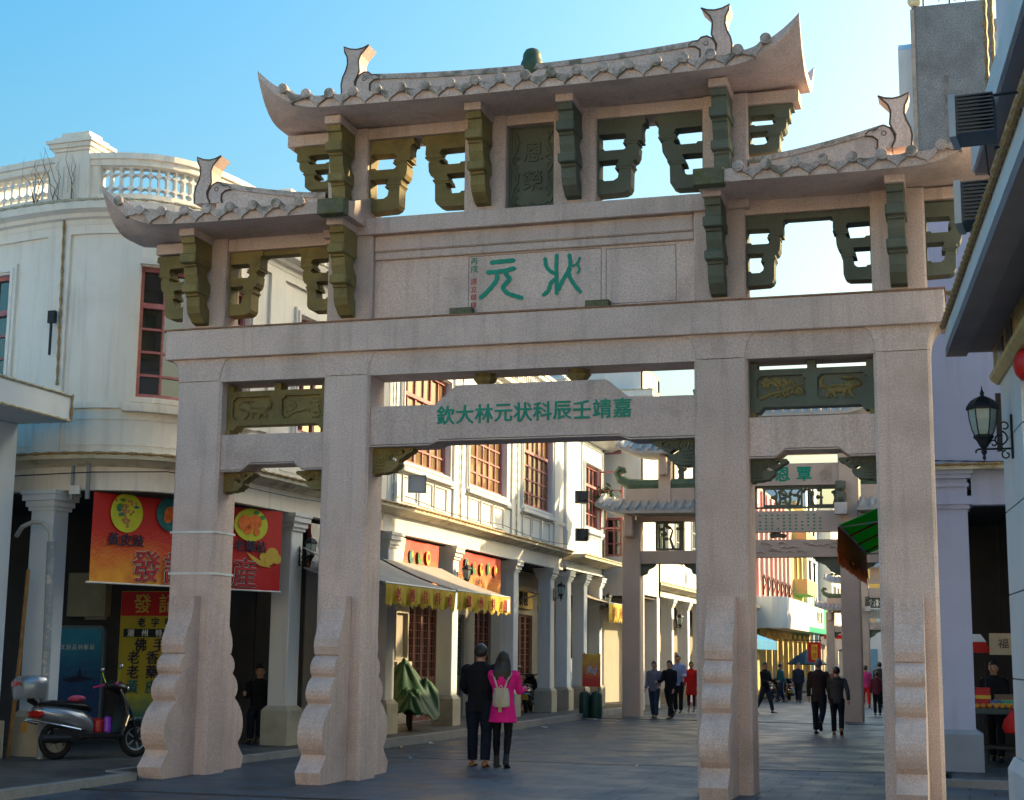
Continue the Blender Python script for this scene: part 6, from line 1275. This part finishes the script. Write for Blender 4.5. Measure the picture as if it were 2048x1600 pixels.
wm, wz = person('woman in a hot pink coat with a cream backpack walking away beside the man', (-1.20, 3.05, 0), radians(4), 1.68, PINKC, TIGHT, legs=((2, 1), (-7, 12)), arms=((25, 70, 8), (22, 75, 9)), hem=.385, flare=1.30, bottom_kind='tights', long_hair=True, top_name='coat', boots=True, vox=.011)
CREAMB = mat('cream leather', (.52, .47, .36), .5, .08, 8, spec=.4)
H = 1.68; bp = MB(); z0 = (.52+wz)*H
bp.loft([[(w_*sx, y, z) for sx, y in ((-1, -.125), (-.9, -.155), (-.5, -.185), (.5, -.185), (.9, -.155), (1, -.125), (.9, -.112), (-.9, -.112))] for z, w_ in ((z0, .105), (z0+.02, .128), (z0+.12, .13), (z0+.22, .115), (z0+.27, .10))])
bpk = thing('backpack', 'small cream leather backpack with a tassel worn on the pink coat', 'backpack', (-1.20, 3.05, 0), radians(4))
bp.build('pouch', CREAMB, bpk, smooth=True)
MB().loft([[(w_*sx, y, z) for sx, y in ((-1, -.15), (-.6, -.192), (.6, -.192), (1, -.15), (.8, -.145), (-.8, -.145))] for z, w_ in ((z0+.135, .05), (z0+.16, .10), (z0+.27, .108), (z0+.275, .10))]).build('flap', CREAMB, bpk, smooth=True)
for s in (-1, 1): MB().tube([(s*.05, -.14, z0+.26), (s*.10, -.125, z0+.40), (s*.135, -.08, z0+.48), (s*.14, .0, z0+.515)], .013, 6).build('shoulder_strap', CREAMB, bpk)
MB().tube([(-.03, -.15, z0+.275), (0, -.155, z0+.32), (.03, -.15, z0+.275)], .007, 6).build('top_handle', CREAMB, bpk)
b = MB(); b.tube([(0, -.197, z0+.15), (0, -.205, z0+.05)], [.006, .012], 6)
for i in range(7): b.tube([(.004*(i-3), -.205, z0+.05), (.008*(i-3), -.205, z0-.07)], .004, 4)
b.build('tassel', mat('pale gold tassel', (.6, .5, .25), .6), bpk)
person('elderly man in a dark brown jacket walking away arm in arm on the street', (2.14, 16.5, -.05), radians(-4), 1.66, cm('dark brown jacket', (.035, .022, .020)), NAVY, HAIRG, shoes=SHOEB, legs=((6, 2), (-14, 45)), arms=((4, 10, 10), (15, 30, 2)), hem=.43)
person('elderly woman in a grey hooded jacket walking away beside the elderly man', (2.56, 16.3, -.05), radians(4), 1.49, cm('grey knit jacket', (.05, .048, .05)), BLK, legs=((4, 2), (-12, 22)), arms=((10, 20, 2), (-20, 8, 16)), hem=.46, hood=True, shoes=SHOET)
person('woman in a grey cardigan and jeans at the left of the walking group', (-2.92, 22.9, -.05), radians(172), 1.54, cm('grey blue cardigan', (.13, .14, .20)), cm('blue jeans', (.03, .05, .10)), legs=((8, 2), (-8, 10)), arms=((10, 50, 6), (5, 30, 6)), vox=.017)
person('woman all in black between the cardigan woman and the man in light blue', (-2.45, 22.7, -.05), radians(160), 1.58, BLK, BLK, legs=((14, 4), (-14, 20)), arms=((10, 20, 8), (25, 60, 4)), vox=.017)
person('man in a light blue shirt and black trousers in the walking group', (-3.02, 27.0, -.05), radians(178), 1.72, cm('light blue shirt', (.22, .30, .55)), BLK, legs=((5, 2), (-5, 6)), arms=((10, 80, 6), (8, 20, 8)), vox=.018)
person('woman in a red dress partly hidden by the third archway column', (-2.83, 28.2, -.05), radians(185), 1.52, cm('red dress', (.50, .02, .02)), cm('purple tights', (.10, .01, .06)), legs=((4, 2), (-4, 4)), hem=.33, flare=1.2, bottom_kind='tights', top_name='dress', vox=.018)
person('man in a black shirt and jeans walking right past the third archway column', (-.70, 29.2, -.07), radians(-120), 1.58, BLK, cm('dark jeans', (.02, .03, .06)), legs=((18, 4), (-16, 16)), arms=((15, 70, 4), (10, 70, 4)), vox=.018)
person('woman in a maroon jacket and black trousers walking away beside the right column', (2.62, 30.2, -.1), 0, 1.34, cm('maroon jacket', (.13, .03, .05)), BLK, legs=((3, 2), (-3, 3)), arms=((5, 10, 8), (5, 10, 8)), vox=.018)
for lab, x, y, h_, c1, c2, rz in (('woman in a pink top and red skirt beyond the maroon jacket woman', 1.45, 43, 1.62, (.55, .05, .22), (.5, .02, .02), 10), ('man with black hair and a dark coat at the far right of the crowd', 1.9, 44.5, 1.78, (.03, .03, .035), (.02, .02, .03), -10), ('woman in a dark violet coat close to the far right column', 2.35, 45, 1.6, (.06, .03, .07), (.02, .02, .02), 5), ('man in a teal shirt bending over a motorbike far left', -2.75, 50.5, 1.72, (.02, .12, .16), (.02, .03, .06), -60), ('person in a plum jacket behind the teal shirted man', -2.3, 53.4, 1.45, (.15, .02, .06), (.03, .03, .05), -30), ('man in a dark navy coat near the market umbrella', -2.0, 50.8, 1.75, (.02, .025, .05), (.02, .02, .03), 180), ('woman in a brown top far away beyond the elderly couple', -.2, 48, 1.55, (.12, .06, .05), (.02, .02, .02), 170)):
    person(lab, (x, y, sz(y)), radians(rz), h_, cm('cloth '+lab[9:26], c1), cm('trousers '+lab[9:26], c2), vox=.026)
person('seated man in black eating in the dark arcade behind the left archway column', (-6.38, 5.55, .088), radians(200), 1.66, BLK, NAVY, legs=((82, 84), (80, 82)), arms=((30, 110, 5), (40, 60, 4)), vox=.014)
so_ = thing('stool', 'dark low stool under the seated man in the arcade', 'stool', (-6.36, 5.62, .088)); MB().box(-.17, .17, -.16, .16, .38, .42, .01).build('seat', METD, so_)
for x in (-.14, .14):
    for y in (-.13, .13): MB().box(x-.02, x+.02, y-.02, y+.02, 0, .38).build('leg', METD, so_)
person('stall keeper in black standing behind the fruit stall in the right arcade', (5.80, 6.45, .088), radians(170), 1.55, BLK, BLK, arms=((15, 60, 4), (20, 60, 4)), vox=.015)
# ------------------------------------------------------------------ scooters
SILV = mat('silver scooter paint', (.30, .32, .35), .25, .05, 3, metal=.6, coat=.6); BLKP = mat('black plastic', (.015, .015, .017), .4); RUB = mat('rubber', (.012, .012, .012), .8); SEATM = mat('black seat vinyl', (.012, .012, .013), .35); TAIL = mat('red lamp plastic', (.40, .015, .01), .2, .1, 5, spec=.6, coat=.5); CHR = mat('chrome', (.6, .6, .6), .12, 0, metal=1)
def scooter(label, loc, rz, pm, box=True, group=None, lean=0.):
    t = thing('motor_scooter', label, 'scooter', loc, rz, group); t.rotation_euler[0] = lean
    def wheel(x, r):
        b = MB(); b.tube([(x+(r-.045)*cos(2*pi*i/24), 0, r+(r-.045)*sin(2*pi*i/24)) for i in range(24)], .048, 8, closed=True); w_ = b.build('wheel', RUB, t, smooth=True)
        b = MB(); b.tube([(x+(r-.095)*cos(2*pi*i/24), 0, r+(r-.095)*sin(2*pi*i/24)) for i in range(24)], .018, 8, closed=True); b.build('rim', METG, w_)
        for i in range(5): a = 2*pi*i/5; MB().tube([(x, 0, r), (x+(r-.08)*cos(a), 0, r+(r-.08)*sin(a))], .014, 6).build('spoke', METG, w_)
        MB().lathe([(.04, -.05), (.045, .05)], 10, (x, 0, r), 'y').build('hub', METD, w_)
    wheel(0, .25); wheel(1.22, .25)
    b = MB(); b.loft([[(x, w_*cos(2*pi*i/14), zc+h_*sin(2*pi*i/14)) for i in range(14)] for x, w_, zc, h_ in ((-.36, .03, .66, .03), (-.30, .10, .64, .09), (-.12, .15, .60, .13), (.12, .165, .56, .15), (.36, .15, .50, .17), (.52, .10, .42, .14))]); b.build('rear_fairing', pm, t, smooth=True)
    b = MB(); b.loft([[(x, w_*cos(2*pi*i/14), zc+h_*sin(2*pi*i/14)) for i in range(14)] for x, w_, zc, h_ in ((-.30, .09, .72, .03), (-.1, .13, .74, .05), (.15, .14, .72, .055), (.4, .12, .70, .05), (.50, .08, .66, .04))]); b.build('seat', SEATM, t, smooth=True)
    b = MB(); b.loft([[(x, w_*cos(2*pi*i/12), zc+h_*sin(2*pi*i/12)) for i in range(12)] for x, w_, zc, h_ in ((-.42, .05, .60, .03), (-.36, .12, .60, .055), (-.25, .145, .60, .06))]); b.build('tail_light', TAIL, t, smooth=True)
    MB().box(.30, .98, -.15, .15, .26, .34, .03).build('floorboard', BLKP, t)
    b = MB(); b.loft([[(x, -w_, z), (x+.05, -w_*.5, z+.0), (x+.07, 0, z), (x+.05, w_*.5, z), (x, w_, z), (x-.03, w_*.9, z), (x+.02, 0, z), (x-.03, -w_*.9, z)] for x, z, w_ in ((.93, .30, .14), (.96, .42, .20), (1.0, .58, .23), (.98, .75, .20), (.93, .90, .14))]); b.build('front_shield', BLKP, t, smooth=True)
    b = MB(); b.tube([(1.0, -.235, .56), (.97, -.205, .74), (.90, -.15, .92)], .012, 6); b.tube([(.93, -.15, .30), (.96, -.21, .42), (1.0, -.235, .56)], .012, 6); b.build('shield_trim', CHR, t)
    b = MB(); b.loft([[(x, w_*cos(2*pi*i/12), zc+h_*sin(2*pi*i/12)) for i in range(12)] for x, w_, zc, h_ in ((.74, .05, .98, .04), (.82, .12, .98, .07), (.95, .13, .95, .09), (1.04, .09, .93, .07), (1.07, .04, .92, .04))]); b.build('handlebar_cowl', BLKP, t, smooth=True)
    MB().blob((1.06, 0, .93), (.03, .075, .055), 10, 6).build('headlight', CHR, t, 'all')
    for s in (-1, 1):
        MB().tube([(.86, s*.1, 1.0), (.80, s*.26, 1.0), (.72, s*.36, .98)], .016, 8).build('handle_grip', mat('pink grip', (.55, .03, .22), .5) if box else BLKP, t)
        m_ = MB().blob((.82, s*.30, 1.22), (.02, .065, .045), 10, 6).build('mirror', CHR, t, 'all'); MB().tube([(.84, s*.2, 1.02), (.83, s*.26, 1.12), (.82, s*.29, 1.19)], .008, 6).build('mirror_stem', mat('lime stem', (.3, .5, .03), .5) if box else METD, m_)
    MB().tube([(1.22, .06, .25), (1.12, .05, .6), (1.02, .0, .85)], .022, 6).build('fork', METD, t); MB().tube([(1.22, -.06, .25), (1.12, -.05, .6), (1.02, .0, .85)], .022, 6).build('fork', METD, t)
    b = MB(); b.loft([[(1.22+.30*cos(a)*k, y, .25+.30*sin(a)*k) for a in [radians(q) for q in (30, 60, 90, 120, 150)] for k in (1,)] + [(1.22+.28*cos(a), y, .25+.28*sin(a)) for a in [radians(q) for q in (150, 120, 90, 60, 30)]] for y in (-.07, .07)]); b.build('mudguard', pm, t)
    b = MB(); b.loft([[(x, y, z) for y, z in ((-.11, .22), (.11, .22), (.11, .40), (-.11, .40))] for x in (-.08, .42)]); b.build('engine', METD, t); MB().lathe([(.05, 0), (.06, .02), (.055, .42), (.03, .45)], 10, (-.28, -.16, .27), 'x').build('muffler', METD, t)
    MB().tube([(-.42, -.12, .52), (-.45, 0, .52), (-.42, .12, .52), (.0, .17, .44), (.3, .17, .38)], .014, 6).build('grab_rail', CHR, t); MB().tube([(-.42, -.12, .52), (.0, -.17, .44), (.3, -.17, .38)], .014, 6).build('grab_rail', CHR, t)
    MB().prism([(-.1, .36), (.1, .36), (.1, .50), (-.1, .50)], 'x', -.47, -.46).build('number_plate', mat('orange number plate', (.45, .22, .03), .5, .15, 30), t)
    MB().tube([(.25, .12, .3), (.22, .22, .02)], .012, 6).build('kick_stand', METD, t)
    if box:
        b = MB(); b.loft([[(-.42+x*.36, y*.20, z) for x, y in ((-.5, -.6), (-.35, -.9), (.2, -1), (.5, -.8), (.55, 0), (.5, .8), (.2, 1), (-.35, .9), (-.5, .6), (-.56, 0))] for z in (.80,)]+[[(-.42+x*k*.36, y*k*.20, z) for x, y in ((-.5, -.6), (-.35, -.9), (.2, -1), (.5, -.8), (.55, 0), (.5, .8), (.2, 1), (-.35, .9), (-.5, .6), (-.56, 0))] for z, k in ((.86, 1.08), (.98, 1.12), (1.05, 1.08), (1.10, .9), (1.115, .5))]); tb = b.build('top_box', SILV, t, smooth=True)
        b = MB(); b.loft([[(-.60, -.17, .97), (-.645, -.08, .97), (-.65, 0, .97), (-.645, .08, .97), (-.60, .17, .97)], [(-.60, -.17, 1.02), (-.645, -.08, 1.035), (-.65, 0, 1.04), (-.645, .08, 1.035), (-.60, .17, 1.02)]], cap=False, closed=False); b.build('box_reflector', TAIL, tb)
        MB().tube([(-.3, 0, .74), (-.42, 0, .80)], .04, 8).build('rack', METD, t)
        MB().blob((.30, 0, .80), (.14, .11, .05), 10, 6).build('flowered_cloth', mat('flowered cloth', (.5, .08, .16), .8, .6, 25), t, 'all')
        MB().lathe([(.09, 0), (.10, .02), (.10, .16), (.06, .2), (.02, .2)], 12, (.62, .02, .34)).build('red_bundle', mat('red bundle', (.4, .02, .02), .4), t); MB().lathe([(.05, 0), (.055, .02), (.055, .2), (.02, .22)], 10, (.75, -.06, .34)).build('violet_bottle', mat('violet bottle', (.25, .05, .5), .2), t)
    return t
scooter('silver scooter with a top box parked by the first left pillar', (-7.12, .55, .088), radians(52), SILV, True, None, radians(-5)).scale = (.98, 1.25, 1.06)
scooter('dark motor scooter parked in the arcade behind the woman in pink', (-6.0, 20.9, .088), radians(100), BLKP, False)
# tarp-covered motorbike
tb = thing('covered_motorbike', 'motorbike under a dark green tarpaulin between the arcade columns', 'motorbike', (-5.75, 11.3, .088), radians(112))
TARP = mat('green tarpaulin', (.004, .05, .014), .6, .25, 4, 0, bump=.2, bs=6, spec=.35)
sup = [(-.72, 0, .80), (-.35, .10, .88), (-.35, -.10, .88), (.05, 0, .86), (.42, .34, 1.08), (.42, -.34, 1.08), (.50, .12, 1.46), (.70, 0, 1.0), (.82, 0, .62)]; gx, gy = 46, 30; vs = []; rnd = random.Random(21)
def dz_(x, y): return max(h_-1.25*sqrt((x-a_)**2*.55+(y-b_)**2)-.04*sin(9*atan2(y-b_, x-a_)+a_*5) for a_, b_, h_ in sup)
for i in range(gx+1):
    for j in range(gy+1): x, y = -1.15+2.2*i/gx, -.62+1.24*j/gy; vs.append((x, y, dz_(x, y)))
lim = lambda q: vs[q][2] > .26+.08*sin(vs[q][0]*9)+.06*sin(vs[q][1]*13)
fs = [f for f in ((i*(gy+1)+j, (i+1)*(gy+1)+j, (i+1)*(gy+1)+j+1, i*(gy+1)+j+1) for i in range(gx) for j in range(gy)) if all(lim(q) for q in f)]
used = sorted({q for f in fs for q in f}); ix = {q: k for k, q in enumerate(used)}
b = MB(); b.add([vs[q] for q in used], [tuple(ix[q] for q in f) for f in fs]); o_ = b.build('tarpaulin', TARP, tb, 'all'); sm = o_.modifiers.new('thick', 'SOLIDIFY'); sm.thickness = .008
for x in (-.62, .62):
    b = MB(); b.tube([(x+.24*cos(2*pi*i/20), 0, .28+.24*sin(2*pi*i/20)) for i in range(20)], .045, 8, closed=True); b.build('wheel', RUB, tb, smooth=True)
MB().tube([(.62, -.05, .28), (.5, -.03, .9)], .025, 6).build('fork', CHR, tb); MB().box(-.3, .3, -.12, .12, .3, .6, .03).build('engine', METD, tb); MB().lathe([(.04, 0), (.05, .5), (.03, .55)], 8, (-.7, -.16, .3), 'x').build('muffler', CHR, tb)
# far motorbikes beside the yellow arches
scooter('small dark scooter parked by the yellow arches far left', (-3.3, 51.5, sz(51)), radians(80), BLKP, False, 'far parked scooters'); scooter('second dark scooter in the shade of the market umbrella', (-2.9, 55.2, sz(55)), radians(100), BLKP, False, 'far parked scooters')
# shrubs seen over the roofs
def shrub(label, loc, r, n, seed):
    t = thing('shrub', label, 'shrub', loc); b = MB(); rnd = random.Random(seed)
    for k in range(n):
        c = Vector((rnd.gauss(0, r*.5), rnd.gauss(0, r*.4), abs(rnd.gauss(r*.5, r*.4)))); a = Vector((rnd.uniform(-1, 1), rnd.uniform(-1, 1), rnd.uniform(-.5, 1))).normalized()*.13; s_ = a.cross(Vector((rnd.random(), rnd.random(), rnd.random()+.1))).normalized()*.05
        b.add([c-a, c+s_, c+a, c-s_], [(0, 1, 2, 3)])
    b.build('foliage', LEAF, t); MB().tube([(0, 0, -.3), (.02, 0, r*.6)], [.03, .01], 5).build('stem', ROPE, t)
shrub('leafy shrub behind the second archway\'s left roof tip', (-5.3, 27.2, 6.1), .5, 200, 3)
tw = thing('dry_twigs', 'dry leafless twigs growing on the left balustrade', 'plant', (-8.0, .72, 8.45)); b = MB(); rnd = random.Random(12)
for k in range(14):
    x, y, z = rnd.uniform(-.2, .5), 0, 0; P_ = [(x, y, z)]
    for q in range(4): x += rnd.uniform(-.12, .12); z += rnd.uniform(.08, .28); P_.append((x, y-.02*q, z))
    b.tube(P_, [.008, .006, .005, .004, .002], 4)
b.build('twigs', mat('dry twig', (.16, .08, .04), .8), tw)
